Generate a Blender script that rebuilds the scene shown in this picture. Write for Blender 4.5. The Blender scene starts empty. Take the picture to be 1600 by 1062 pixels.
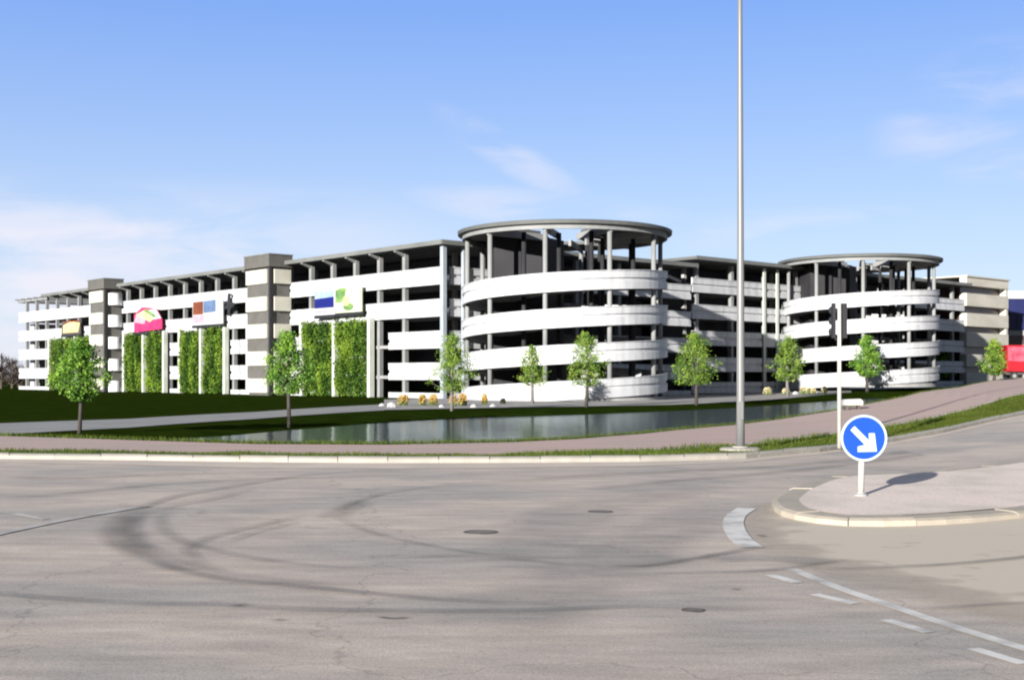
import bpy, math, random
from mathutils import Vector, Matrix, noise as mnoise
R = math.radians
PI = math.pi
scene = bpy.context.scene
C = scene.collection
F = 1900.0          # focal length in photo pixels
EYE = 1.7
HOR = 588.0

# ------------------------------------------------------------------ camera
cam = bpy.data.cameras.new('camera')
camo = bpy.data.objects.new('camera', cam); C.objects.link(camo)
camo.location = (0, 0, EYE); camo.rotation_euler = (R(90), 0, 0)
cam.sensor_width = 36; cam.sensor_fit = 'HORIZONTAL'
cam.lens = 36 * F / 1600
cam.shift_y = (HOR - 531) / 1600
cam.clip_start = 0.1; cam.clip_end = 6000
scene.camera = camo

# ------------------------------------------------------------------ light
SUN_EL, SUN_TH = 13.0, 61.0
w = bpy.data.worlds.new('World'); scene.world = w; w.use_nodes = True
nt = w.node_tree; nt.nodes.clear()
def N(t, **k):
    n = nt.nodes.new(t)
    for a, b in k.items(): setattr(n, a, b)
    return n
out = N('ShaderNodeOutputWorld'); bg = N('ShaderNodeBackground')
sky = N('ShaderNodeTexSky'); sky.sky_type = 'NISHITA'; sky.sun_disc = False
sky.sun_elevation = R(SUN_EL)
sky.sun_rotation = math.atan2(-math.cos(R(SUN_TH)), -math.sin(R(SUN_TH)))
sky.air_density = 1.0; sky.dust_density = 0.5; sky.ozone_density = 3.0
tc = N('ShaderNodeTexCoord'); sep = N('ShaderNodeSeparateXYZ')
nt.links.new(tc.outputs['Generated'], sep.inputs[0])
ramp = N('ShaderNodeValToRGB')
cr = ramp.color_ramp
cr.elements[0].position = 0.0; cr.elements[0].color = (4.6, 5.2, 6.2, 1)
cr.elements[1].position = 1.0; cr.elements[1].color = (2.2, 2.35, 2.7, 1)
for p, c in ((0.05, (4.3, 5.0, 6.2, 1)), (0.12, (3.4, 4.35, 6.2, 1)), (0.20, (2.35, 3.45, 6.1, 1)), (0.29, (1.45, 2.65, 6.0, 1)), (0.42, (1.8, 2.6, 4.4, 1)), (0.6, (2.2, 2.35, 2.7, 1))):  # highest stops, above the view, are greyed to add neutral fill light
    e = cr.elements.new(p); e.color = c
nt.links.new(sep.outputs['Z'], ramp.inputs[0])
mixs = N('ShaderNodeMix', data_type='RGBA'); mixs.inputs[0].default_value = 0.8
nt.links.new(sky.outputs[0], mixs.inputs[6]); nt.links.new(ramp.outputs[0], mixs.inputs[7])
def M2(op, a, b=None):
    n = N('ShaderNodeMath', operation=op)
    for i, x in enumerate((a, b)):
        if x is None: continue
        if hasattr(x, 'links') or hasattr(x, 'is_linked'): nt.links.new(x, n.inputs[i])
        else: n.inputs[i].default_value = x
    return n.outputs[0]
def SS(v, a, b):
    n = N('ShaderNodeMapRange', interpolation_type='SMOOTHSTEP')
    nt.links.new(v, n.inputs[0]); n.inputs[1].default_value = a; n.inputs[2].default_value = b
    return n.outputs[0]
# clouds live on the sky sphere: streaky low bank on the left, faint wisps elsewhere
mp = N('ShaderNodeMapping'); mp.inputs['Scale'].default_value = (3.2, 3.2, 13); mp.inputs['Rotation'].default_value = (0, R(6), 0)
nt.links.new(tc.outputs['Generated'], mp.inputs[0])
nz = N('ShaderNodeTexNoise'); nz.inputs['Scale'].default_value = 2.0; nz.inputs['Detail'].default_value = 7; nz.inputs['Roughness'].default_value = 0.55; nz.inputs['Distortion'].default_value = 0.4
nt.links.new(mp.outputs[0], nz.inputs[0])
X, Z = sep.outputs['X'], sep.outputs['Z']
def blob(x0, z0, rx, rz, slope=0.0):
    dx = M2('DIVIDE', M2('SUBTRACT', X, x0), rx)
    zz = M2('SUBTRACT', M2('SUBTRACT', Z, z0), M2('MULTIPLY', M2('SUBTRACT', X, x0), slope))
    dz = M2('DIVIDE', zz, rz)
    d = M2('ADD', M2('MULTIPLY', dx, dx), M2('MULTIPLY', dz, dz))
    return SS(d, 1.0, 0.0)
left = M2('MULTIPLY', SS(X, 0.02, -0.30), SS(Z, 0.165, 0.10))
nl = SS(nz.outputs[0], 0.30, 0.62)
cl = M2('MULTIPLY', left, nl)
ns = SS(nz.outputs[0], 0.40, 0.66)
for a in ((0.0, 0.178, 0.075, 0.020, -0.55), (0.345, 0.205, 0.075, 0.05, 0.25), (0.37, 0.16, 0.05, 0.02, 0.0), (0.24, 0.115, 0.16, 0.022, 0.0), (0.03, 0.135, 0.14, 0.02, -0.1)):
    k = 0.5 if a[1] > 0.14 else 0.5
    cl = M2('MAXIMUM', cl, M2('MULTIPLY', M2('MULTIPLY', blob(*a), ns), k))
cl = M2('MULTIPLY', cl, 0.85)
mc = N('ShaderNodeMix', data_type='RGBA'); nt.links.new(cl, mc.inputs[0])
nt.links.new(mixs.outputs[2], mc.inputs[6]); mc.inputs[7].default_value = (5.6, 5.45, 6.0, 1)
# sky dimmed overhead and behind the camera, out of view, to deepen wall shade
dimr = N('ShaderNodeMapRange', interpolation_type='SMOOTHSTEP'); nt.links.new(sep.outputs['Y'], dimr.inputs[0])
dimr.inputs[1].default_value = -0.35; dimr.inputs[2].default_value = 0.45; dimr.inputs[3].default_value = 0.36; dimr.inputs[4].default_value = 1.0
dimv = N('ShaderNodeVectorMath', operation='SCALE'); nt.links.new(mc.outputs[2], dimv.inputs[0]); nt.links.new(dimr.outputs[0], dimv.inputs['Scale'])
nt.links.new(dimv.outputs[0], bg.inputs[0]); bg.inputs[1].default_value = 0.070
nt.links.new(bg.outputs[0], out.inputs[0])

sun = bpy.data.lights.new('sun', 'SUN'); sun.energy = 5.0; sun.angle = R(0.6); sun.color = (1, 0.955, 0.89)
suno = bpy.data.objects.new('sun', sun); C.objects.link(suno)
sd = Vector((math.cos(R(SUN_TH)) * math.cos(R(SUN_EL)), math.sin(R(SUN_TH)) * math.cos(R(SUN_EL)), -math.sin(R(SUN_EL))))
suno.rotation_euler = sd.to_track_quat('-Z', 'Y').to_euler()
suno.location = (-20, -40, 30)
scene.view_settings.view_transform = 'Standard'; scene.view_settings.look = 'None'
scene.view_settings.exposure = 1.22; scene.view_settings.gamma = 1
scene.render.engine = 'CYCLES'
scene.cycles.max_bounces = 6; scene.cycles.use_denoising = True
scene.cycles.filter_width = 2.1

# ------------------------------------------------------------------ materials
mats = {}
def mat(name, c1, c2=None, scale=1.0, rough=0.8, bump=0.0, detail=6, metal=0.0, c3=None, stretch=None, spec=0.5, trans=0.0, lo=0.35, hi=0.65, fine=0.0):
    m = bpy.data.materials.new(name); m.use_nodes = True; t = m.node_tree
    b = t.nodes['Principled BSDF']
    b.inputs['Roughness'].default_value = rough; b.inputs['Metallic'].default_value = metal
    b.inputs['Specular IOR Level'].default_value = spec
    tcn = t.nodes.new('ShaderNodeTexCoord'); src = tcn.outputs['Object']
    if stretch:
        mpp = t.nodes.new('ShaderNodeMapping'); mpp.inputs['Scale'].default_value = stretch
        t.links.new(src, mpp.inputs[0]); src = mpp.outputs[0]
    nn = t.nodes.new('ShaderNodeTexNoise'); nn.inputs['Scale'].default_value = scale; nn.inputs['Detail'].default_value = detail
    t.links.new(src, nn.inputs[0])
    rp = t.nodes.new('ShaderNodeValToRGB')
    c2 = c2 or tuple(x * 0.85 for x in c1)
    rp.color_ramp.elements[0].position = lo; rp.color_ramp.elements[0].color = (*c1, 1)
    rp.color_ramp.elements[1].position = hi; rp.color_ramp.elements[1].color = (*c2, 1)
    if c3: e = rp.color_ramp.elements.new((lo + hi) / 2); e.color = (*c3, 1)
    t.links.new(nn.outputs[0], rp.inputs[0])
    col = rp.outputs[0]
    if fine:
        n3 = t.nodes.new('ShaderNodeTexNoise'); n3.inputs['Scale'].default_value = 38; n3.inputs['Detail'].default_value = 4
        t.links.new(tcn.outputs['Object'], n3.inputs[0])
        mr = t.nodes.new('ShaderNodeMapRange'); mr.inputs[1].default_value = .3; mr.inputs[2].default_value = .7
        mr.inputs[3].default_value = 1 - fine; mr.inputs[4].default_value = 1 + fine
        t.links.new(n3.outputs[0], mr.inputs[0])
        mm = t.nodes.new('ShaderNodeVectorMath'); mm.operation = 'SCALE'
        t.links.new(col, mm.inputs[0]); t.links.new(mr.outputs[0], mm.inputs['Scale']); col = mm.outputs[0]
    t.links.new(col, b.inputs['Base Color'])
    if trans:
        tr = t.nodes.new('ShaderNodeBsdfTranslucent'); mx = t.nodes.new('ShaderNodeMixShader'); mx.inputs[0].default_value = trans
        t.links.new(col, tr.inputs[0]); t.links.new(b.outputs[0], mx.inputs[1]); t.links.new(tr.outputs[0], mx.inputs[2])
        t.links.new(mx.outputs[0], t.nodes['Material Output'].inputs[0])
    if bump:
        n2 = t.nodes.new('ShaderNodeTexNoise'); n2.inputs['Scale'].default_value = scale * 9; n2.inputs['Detail'].default_value = 5
        t.links.new(src, n2.inputs[0])
        bp = t.nodes.new('ShaderNodeBump'); bp.inputs['Strength'].default_value = bump; bp.inputs['Distance'].default_value = 0.02
        t.links.new(n2.outputs[0], bp.inputs['Height']); t.links.new(bp.outputs[0], b.inputs['Normal'])
    mats[name] = m
    return m
mat('asphalt', (0.3226, 0.2961, 0.271), (0.4435, 0.3797, 0.3296), 0.28, 0.9, 0.35, 10, lo=.40, hi=.60, c3=(0.3871, 0.3371, 0.3003), stretch=(1, 1.7, 1), fine=0.13)
mat('paint', (0.62, 0.61, 0.59), (0.30, 0.29, 0.28), 2.6, 0.8, detail=10, lo=.42, hi=.72)
mat('worn', (0.46, 0.44, 0.42), (0.30, 0.28, 0.27), 2.6, 0.85, detail=10, lo=.42, hi=.66)
mat('kerb', (0.3259, 0.304, 0.2678), (0.2716, 0.256, 0.2246), 3.0, 0.85, 0.2)
mat('shoulder', (0.5221, 0.4478, 0.3828), (0.4375, 0.3819, 0.3334), 0.8, 0.9, 0.2, fine=.1)
mat('island', (0.5382, 0.4681, 0.4099), (0.6727, 0.5693, 0.5092), 0.9, 0.9, 0.4, 8, c3=(0.6324, 0.544, 0.4844), fine=.16)
mat('apron', (0.602, 0.4995, 0.3734), (0.462, 0.3847, 0.3155), 0.5, 0.9, 0.3, 9, c3=(0.518, 0.432, 0.3412), stretch=(.6, 2, 1), fine=.08)
mat('island_kerb', (0.37, 0.325, 0.265), (0.31, 0.28, 0.235), 2, 0.85, 0.2)
mat('path', (0.4435, 0.308, 0.2764), (0.3629, 0.2895, 0.2528), 0.7, 0.9, 0.3, 8, stretch=(.4, 1.5, 1), fine=.15)
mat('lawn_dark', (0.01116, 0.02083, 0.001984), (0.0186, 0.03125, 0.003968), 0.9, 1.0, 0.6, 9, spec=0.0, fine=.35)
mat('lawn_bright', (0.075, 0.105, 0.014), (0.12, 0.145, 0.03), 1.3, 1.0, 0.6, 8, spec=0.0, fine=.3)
mat('blade', (0.05, 0.085, 0.010), (0.10, 0.13, 0.02), 2.5, 0.8, spec=.2, trans=.3)
mat('promenade', (0.192, 0.192, 0.188), (0.24, 0.24, 0.232), 0.4, 0.9, fine=.1)
mat('gravel', (0.216, 0.207, 0.198), (0.306, 0.297, 0.288), 1.5, 0.9, fine=.2)
mat('white_panel', (0.47, 0.478, 0.495), (0.34, 0.348, 0.365), 0.5, 0.5, stretch=(2.5, 2.5, .35), lo=.42, hi=.72)
mat('pale_panel', (0.62, 0.63, 0.65), (0.55, 0.56, 0.58), 0.5, 0.5)
mat('concrete', (0.34, 0.34, 0.33), (0.27, 0.27, 0.27), 0.7, 0.8)
mat('column', (0.2176, 0.223, 0.223), (0.1795, 0.185, 0.185), 0.8, 0.7)
mat('steel_blue', (0.30, 0.34, 0.38), (0.25, 0.28, 0.32), 0.8, 0.6)
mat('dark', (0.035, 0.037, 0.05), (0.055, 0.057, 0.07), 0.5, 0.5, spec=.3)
mat('core', (0.0225, 0.0225, 0.026), (0.03, 0.03, 0.0325), 0.5, 0.7, spec=.2)
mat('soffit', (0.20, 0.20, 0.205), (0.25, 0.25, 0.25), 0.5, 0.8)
mat('roof', (0.0704, 0.0748, 0.0748), (0.0968, 0.1012, 0.0968), 0.4, 0.7)
mat('roof_edge', (0.11, 0.115, 0.11), (0.15, 0.155, 0.15), 0.4, 0.6)
mat('cream', (0.46, 0.45, 0.39), (0.42, 0.41, 0.35), 0.6, 0.6)
mat('beige_panel', (0.50, 0.48, 0.42), (0.42, 0.40, 0.35), 0.3, 0.7, stretch=(1, 1, 2.5))
mat('brown', (0.077, 0.07517, 0.06836), (0.09697, 0.09322, 0.08463), 1.0, 0.7)
mat('window_strip', (0.05, 0.038, 0.035), (0.09, 0.06, 0.06), 0.4, 0.3)
mat('frame_white', (0.46, 0.49, 0.43), (0.40, 0.43, 0.37), 1.0, 0.6)
mat('vine', (0.03369, 0.08181, 0.009207), (0.1925, 0.2984, 0.03223), 0.45, 0.7, c3=(0.08663, 0.1636, 0.01841), spec=.2, trans=.3, detail=4, lo=.42, hi=.60, stretch=(1.6, 1.6, .6))
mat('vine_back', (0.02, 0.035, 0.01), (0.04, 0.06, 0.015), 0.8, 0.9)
mat('leaf', (0.0675, 0.1375, 0.0182), (0.324, 0.425, 0.065), 1.6, 0.6, c3=(0.162, 0.275, 0.039), spec=.3, trans=.35, detail=3)
mat('leaf_dark', (0.05687, 0.1484, 0.021), (0.2762, 0.4531, 0.06), 1.4, 0.6, c3=(0.13, 0.2656, 0.033), spec=.3, trans=.35, detail=3)
mat('bark', (0.055, 0.045, 0.038), (0.035, 0.030, 0.026), 8, 0.9)
mat('bark_grey', (0.16, 0.15, 0.14), (0.11, 0.10, 0.095), 8, 0.9)
mat('twig', (0.075, 0.058, 0.045), (0.05, 0.04, 0.035), 2, 0.9)
mat('mast', (0.1607, 0.1607, 0.1607), (0.1339, 0.1384, 0.1428), 2, 0.4, stretch=(1, 1, .2))
mat('white_post', (0.42, 0.4125, 0.3825), (0.375, 0.3675, 0.33), 3, 0.4)
mat('sign_blue', (0.001, 0.045, 0.33), (0.001, 0.052, 0.37), 3, 0.4)
mat('sign_white', (0.42, 0.50, 0.56), (0.40, 0.48, 0.54), 3, 0.4)
mat('black', (0.015, 0.015, 0.018), None, 2, 0.5)
mat('iron', (0.085, 0.07, 0.065), (0.06, 0.05, 0.045), 6, 0.6)
mat('navy', (0.0048, 0.0084, 0.06), (0.0072, 0.012, 0.078), 0.3, 0.5)
mat('bill_blue', (0.0024, 0.0072, 0.132), None, 1, 0.5)
mat('bill_sky', (0.15, 0.27, 0.48), (0.33, 0.42, 0.54), 0.8, 0.5)
mat('bill_white', (0.432, 0.444, 0.444), None, 1, 0.5)
mat('bill_pale', (0.396, 0.444, 0.3), (0.468, 0.48, 0.396), 0.8, 0.5)
mat('bill_green', (0.036, 0.12, 0.036), (0.18, 0.288, 0.084), 0.9, 0.5)
mat('bill_pink', (0.396, 0.012, 0.078), (0.45, 0.03, 0.132), 0.9, 0.5)
mat('bill_rose', (0.48, 0.21, 0.27), (0.48, 0.3, 0.33), 0.9, 0.5)
mat('bill_yellow', (0.48, 0.372, 0.132), (0.51, 0.456, 0.27), 0.9, 0.5)
mat('bill_brown', (0.18, 0.042, 0.012), (0.108, 0.027, 0.009), 0.9, 0.5)
mat('bill_slate', (0.06, 0.096, 0.18), (0.096, 0.15, 0.27), 0.9, 0.5)
mat('red', (0.33, 0.009, 0.018), (0.27, 0.0072, 0.015), 1, 0.4)
mat('red_pink', (0.372, 0.108, 0.156), (0.312, 0.03, 0.06), 0.9, 0.5)
mat('tyre', (0.02, 0.02, 0.02), None, 2, 0.8)
mat('flower', (0.525, 0.294, 0.035), (0.56, 0.434, 0.175), 3, 0.7, trans=.2)
mat('flower_pale', (0.6, 0.528, 0.24), (0.592, 0.56, 0.36), 3, 0.7, trans=.2)
mat('bush', (0.10, 0.16, 0.04), (0.20, 0.26, 0.08), 3, 0.8, trans=.2)
mat('bush_dark', (0.02, 0.035, 0.015), (0.04, 0.05, 0.02), 3, 0.8)
mat('stone', (0.42, 0.42, 0.43), (0.28, 0.28, 0.29), 2, 0.8, 0.5)
mat('glass', (0.03, 0.04, 0.05), None, 1, 0.1)
# water
m = bpy.data.materials.new('water'); m.use_nodes = True; t = m.node_tree; b = t.nodes['Principled BSDF']
b.inputs['Base Color'].default_value = (0.05, 0.065, 0.075, 1); b.inputs['Roughness'].default_value = 0.16; b.inputs['IOR'].default_value = 1.22
tcn = t.nodes.new('ShaderNodeTexCoord'); mpp = t.nodes.new('ShaderNodeMapping'); mpp.inputs['Scale'].default_value = (1.0, 0.25, 1)
nn = t.nodes.new('ShaderNodeTexNoise'); nn.inputs['Scale'].default_value = 1.5; nn.inputs['Detail'].default_value = 4
bp = t.nodes.new('ShaderNodeBump'); bp.inputs['Strength'].default_value = 0.2; bp.inputs['Distance'].default_value = 0.05
t.links.new(tcn.outputs['Object'], mpp.inputs[0]); t.links.new(mpp.outputs[0], nn.inputs[0]); t.links.new(nn.outputs[0], bp.inputs['Height']); t.links.new(bp.outputs[0], b.inputs['Normal'])
df = t.nodes.new('ShaderNodeBsdfDiffuse'); df.inputs[0].default_value = (0.05, 0.062, 0.062, 1)
gl = t.nodes.new('ShaderNodeBsdfGlossy'); gl.inputs['Color'].default_value = (.74, .82, .84, 1); gl.inputs['Roughness'].default_value = .1
mx = t.nodes.new('ShaderNodeMixShader'); mx.inputs[0].default_value = .36
t.links.new(bp.outputs[0], gl.inputs['Normal']); t.links.new(df.outputs[0], mx.inputs[1]); t.links.new(gl.outputs[0], mx.inputs[2]); t.links.new(mx.outputs[0], t.nodes['Material Output'].inputs[0])
mats['water'] = m
# rubber marks: thin worn film, partly see-through
def film(name, col, strength):
    m = bpy.data.materials.new(name); m.use_nodes = True; t = m.node_tree; b = t.nodes['Principled BSDF']
    b.inputs['Base Color'].default_value = (*col, 1); b.inputs['Roughness'].default_value = 0.85
    tcn = t.nodes.new('ShaderNodeTexCoord'); nn = t.nodes.new('ShaderNodeTexNoise'); nn.inputs['Scale'].default_value = 1.6; nn.inputs['Detail'].default_value = 8
    t.links.new(tcn.outputs['Object'], nn.inputs[0])
    mr = t.nodes.new('ShaderNodeMapRange'); mr.inputs[1].default_value = .3; mr.inputs[2].default_value = .7; mr.inputs[3].default_value = 0.35; mr.inputs[4].default_value = 1
    t.links.new(nn.outputs[0], mr.inputs[0])
    at = t.nodes.new('ShaderNodeAttribute'); at.attribute_name = 'wear'
    mu = t.nodes.new('ShaderNodeMath'); mu.operation = 'MULTIPLY'; t.links.new(mr.outputs[0], mu.inputs[0]); t.links.new(at.outputs['Fac'], mu.inputs[1])
    m3 = t.nodes.new('ShaderNodeMath'); m3.operation = 'MULTIPLY'; t.links.new(mu.outputs[0], m3.inputs[0]); m3.inputs[1].default_value = strength
    t.links.new(m3.outputs[0], b.inputs['Alpha'])
    mats[name] = m
m = mats['asphalt']; t = m.node_tree; b = t.nodes['Principled BSDF']
src = b.inputs['Base Color'].links[0].from_socket
tcn = t.nodes.new('ShaderNodeTexCoord')
def addnoise(scale, detail, lo, hi, a, c_, stretch=None):
    global src
    sc = tcn.outputs['Object']
    if stretch:
        q = t.nodes.new('ShaderNodeMapping'); q.inputs['Scale'].default_value = stretch; t.links.new(sc, q.inputs[0]); sc = q.outputs[0]
    n = t.nodes.new('ShaderNodeTexNoise'); n.inputs['Scale'].default_value = scale; n.inputs['Detail'].default_value = detail; t.links.new(sc, n.inputs[0])
    q = t.nodes.new('ShaderNodeMapRange'); q.inputs[1].default_value = lo; q.inputs[2].default_value = hi; q.inputs[3].default_value = a; q.inputs[4].default_value = c_
    t.links.new(n.outputs[0], q.inputs[0])
    v = t.nodes.new('ShaderNodeVectorMath'); v.operation = 'SCALE'; t.links.new(src, v.inputs[0]); t.links.new(q.outputs[0], v.inputs['Scale']); src = v.outputs[0]
addnoise(2.4, 6, .35, .65, .88, 1.12, (.45, 1.6, 1))
addnoise(90, 2, .35, .65, .80, 1.20)
addnoise(14, 3, .60, .74, 1.0, .80)
vo = t.nodes.new('ShaderNodeTexVoronoi'); vo.feature = 'DISTANCE_TO_EDGE'; vo.inputs['Scale'].default_value = .22
nz2 = t.nodes.new('ShaderNodeTexNoise'); nz2.inputs['Scale'].default_value = 1.2; nz2.inputs['Detail'].default_value = 6
t.links.new(tcn.outputs['Object'], nz2.inputs[0])
va = t.nodes.new('ShaderNodeVectorMath'); va.operation = 'MULTIPLY_ADD'; va.inputs[1].default_value = (1.6, 1.6, 0)
t.links.new(nz2.outputs['Color'], va.inputs[0]); t.links.new(tcn.outputs['Object'], va.inputs[2]); t.links.new(va.outputs[0], vo.inputs['Vector'])
q = t.nodes.new('ShaderNodeMapRange'); q.inputs[1].default_value = .0; q.inputs[2].default_value = .0045; q.inputs[3].default_value = .74; q.inputs[4].default_value = 1
t.links.new(vo.outputs['Distance'], q.inputs[0])
v = t.nodes.new('ShaderNodeVectorMath'); v.operation = 'SCALE'; t.links.new(src, v.inputs[0]); t.links.new(q.outputs[0], v.inputs['Scale']); t.links.new(v.outputs[0], b.inputs['Base Color'])
film('rubber', (0.15, 0.143, 0.135), 0.38)
film('rubber_faint', (0.12, 0.115, 0.11), 0.26)
film('patch_pale', (0.36, 0.34, 0.32), 0.6)
film('oil', (0.05, 0.045, 0.045), 0.6)
film('apron_film', (0.50, 0.44, 0.36), 2.2)
film('patch_blue', (0.20, 0.21, 0.225), 0.22)

# ------------------------------------------------------------------ helpers
class MB:
    def __init__(s): s.v = []; s.f = []
    def poly(s, pts): 
        n = len(s.v); s.v += [tuple(p) for p in pts]; s.f.append(tuple(range(n, n + len(pts))))
    def prism(s, pts, off):          # closed prism from polygon and an offset vector
        n = len(s.v); k = len(pts); off = Vector(off)
        s.v += [tuple(p) for p in pts] + [tuple(Vector(p) + off) for p in pts]
        s.f.append(tuple(range(n, n + k))); s.f.append(tuple(reversed(range(n + k, n + 2 * k))))
        for i in range(k): j = (i + 1) % k; s.f.append((n + i, n + k + i, n + k + j, n + j))
    def box(s, fr, a0, a1, b0, b1, z0, z1):
        O, a, b = fr
        pts = [O + a * x + b * y + Vector((0, 0, z0)) for x, y in ((a0, b0), (a1, b0), (a1, b1), (a0, b1))]
        s.prism(pts, (0, 0, z1 - z0))
    def extr(s, fr, a0, a1, prof, n=1):   # prof: list of (b, z)
        O, a, b = fr
        pts = [O + a * a0 + b * p + Vector((0, 0, z)) for p, z in prof]
        s.prism(pts, a * (a1 - a0))
    def rings(s, rings, cap=True, closed=True):
        n = len(s.v); k = len(rings[0])
        for r in rings: s.v += [tuple(p) for p in r]
        for i in range(len(rings) - 1):
            for j in range(k if closed else k - 1):
                q = (j + 1) % k
                s.f.append((n + i * k + j, n + i * k + q, n + (i + 1) * k + q, n + (i + 1) * k + j))
        if cap:
            s.f.append(tuple(reversed(range(n, n + k)))); s.f.append(tuple(range(n + (len(rings) - 1) * k, n + len(rings) * k)))
    def tube(s, pts, rad, k=8):
        rs = []; pts = [Vector(p) for p in pts]
        for i, p in enumerate(pts):
            d = (pts[min(i + 1, len(pts) - 1)] - pts[max(i - 1, 0)]).normalized()
            up = Vector((0, 1, 0)) if abs(d.z) > .9 else Vector((0, 0, 1))
            x = d.cross(up).normalized(); y = d.cross(x)
            r = rad[i] if isinstance(rad, (list, tuple)) else rad
            rs.append([p + (x * math.cos(2 * PI * j / k) + y * math.sin(2 * PI * j / k)) * r for j in range(k)])
        s.rings(rs)
    def lathe(s, c, prof, k=24):     # prof (r,z)
        s.rings([[Vector((c[0] + r * math.cos(2 * PI * j / k), c[1] + r * math.sin(2 * PI * j / k), c[2] + z)) for j in range(k)] for r, z in prof])
    def build(s, name, m, parent=None, smooth=False, off=None):
        me = bpy.data.meshes.new(name)
        o0 = off
        if o0 is None:
            p = parent; o0 = Vector((0, 0, 0))
            while p is not None: o0 = o0 + p.location; p = p.parent
        me.from_pydata([(v[0] - o0[0], v[1] - o0[1], v[2] - o0[2]) for v in s.v], [], s.f)
        me.update()
        if smooth:
            for p in me.polygons: p.use_smooth = True
        me.materials.append(mats[m] if isinstance(m, str) else m)
        o = bpy.data.objects.new(name, me); C.objects.link(o)
        if parent: o.parent = parent
        return o
def fixn(o):
    import bmesh
    bm = bmesh.new(); bm.from_mesh(o.data); bmesh.ops.recalc_face_normals(bm, faces=bm.faces); bm.to_mesh(o.data); bm.free()
def empty(name, loc): 
    o = bpy.data.objects.new(name, None); C.objects.link(o); o.location = loc; o.empty_display_size = .3; return o
def tag(o, label=None, cat=None, group=None, kind=None):
    for k, v in (('label', label), ('category', cat), ('group', group), ('kind', kind)):
        if v: o[k] = v
    return o
def copy_tree(o, parent=None):
    c = o.copy(); C.objects.link(c)
    if parent: c.parent = parent
    for ch in [x for x in o.children]: copy_tree(ch, c)
    return c
def T(px): return (px - 800) / F
def atz(px, py, z):
    Y = (EYE - z) * F / (py - HOR); return Vector((T(px) * Y, Y, z))
def interp(tab, x):
    if x <= tab[0][0]: return tab[0][1]
    for (a, b), (c, d) in zip(tab, tab[1:]):
        if x <= c: return b + (d - b) * (x - a) / (c - a)
    return tab[-1][1]
def sms(x, a, b):
    t = min(1, max(0, (x - a) / (b - a))); return t * t * (3 - 2 * t)

# ------------------------------------------------------------------ terrain
def fX(x): return interp([(8, 0), (10, .04), (13, .2), (17, .46), (22, .82), (33, 1.12), (46, 1.45), (60, 1.6), (90, 1.6)], x)
def solve(px, py):
    Y = 10.0
    while Y < 220:
        if HOR + F * (EYE - fX(T(px) * Y)) / Y <= py: return Y
        Y += 0.02
    return Y
ext = [-1400, -900, -600, -300, -150]
def line(tab, right):
    L = [(px, solve(px, py)) for px, py in tab]
    y0 = L[0][1]; L = [(px, y0 + (0 - px) * 0.004) for px in ext] + L
    return L + right
stations = [-1400, -900, -600, -300, -150] + list(range(0, 1601, 20)) + [1640, 1700, 1760, 1840, 1950, 2200, 2600, 3200]
kerbF = line([(0, 717), (200, 719), (400, 722), (600, 723.5), (800, 723), (1000, 721.5), (1160, 717), (1284, 706), (1383, 692), (1473, 676.5), (1600, 648)], [(1700, 56), (1800, 74), (2000, 85), (3200, 85)])
kerbB = line([(0, 714), (200, 716), (400, 719), (600, 720.5), (800, 720), (1000, 718.5), (1160, 714), (1284, 702.5), (1383, 688.5), (1473, 673), (1600, 644.5)], [(1700, 58), (1800, 76), (2000, 87), (3200, 87)])
pathN = line([(0, 709), (200, 712), (400, 715), (600, 716.5), (800, 714), (1000, 708), (1175, 697), (1265, 685), (1378, 670), (1449, 657), (1520, 640), (1600, 617)], [(1700, 78), (1800, 105), (2000, 120), (3200, 120)])
pathF = line([(0, 683), (200, 689.5), (400, 696), (600, 697), (800, 693), (900, 688), (1000, 680), (1142, 666), (1303, 643), (1411, 621.5), (1500, 606), (1600, 590.5)], [(1700, 150), (1800, 165), (2000, 175), (3200, 175)])
def Lp(L, px, dz=0):
    Y = interp(L, px); x = T(px) * Y; return Vector((x, Y, fX(x) + dz))
def strip(name, La, Lb, m, dza=0, dzb=0, n=3, st=stations, kind='structure'):
    mb = MB(); k = n + 1
    for px in st:
        A, B = Lp(La, px), Lp(Lb, px)
        for j in range(k):
            f = j / n; p = A.lerp(B, f); mb.v.append((p.x, p.y, fX(p.x) + dza + (dzb - dza) * f))
    for i in range(len(st) - 1):
        for j in range(n):
            a = i * k + j; mb.f.append((a, a + k, a + k + 1, a + 1))
    o = mb.build(name, m); fixn(o); o['kind'] = kind; return o
# road: one big sheet, from behind the camera to the kerb
mb = MB(); rows = 40
for px in stations:
    B = Lp(kerbF, px); xe = {-1400: -120, 3200: 160}.get(px)
    for j in range(rows + 1):
        f = (j / rows) ** .8
        x = B.x * (0.25 + 0.75 * f) if abs(B.x) < 1e9 else 0
        x = B.x if px in (-1400, 3200) else T(px) * (interp([(0, 0), (1, B.y)], f)) + (T(px) * 40) * (1 - f)
        y = -40 + (B.y + 40) * f
        x = x if f < 1 else B.x
        mb.v.append((x, y, fX(x)))
k = rows + 1
for i in range(len(stations) - 1):
    for j in range(rows):
        a = i * k + j; mb.f.append((a, a + k, a + k + 1, a + 1))
road = mb.build('road', 'asphalt'); fixn(road); road['kind'] = 'structure'
# dusty pale shoulder just in front of the kerb
shF = [(px, y - interp([(0, 1.0), (400, 1.6), (1000, 1.2), (1300, .8), (1600, 1.0)], px)) for px, y in kerbF]
strip('road_shoulder', shF, kerbF, 'shoulder', .006, .006, 2)
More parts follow.
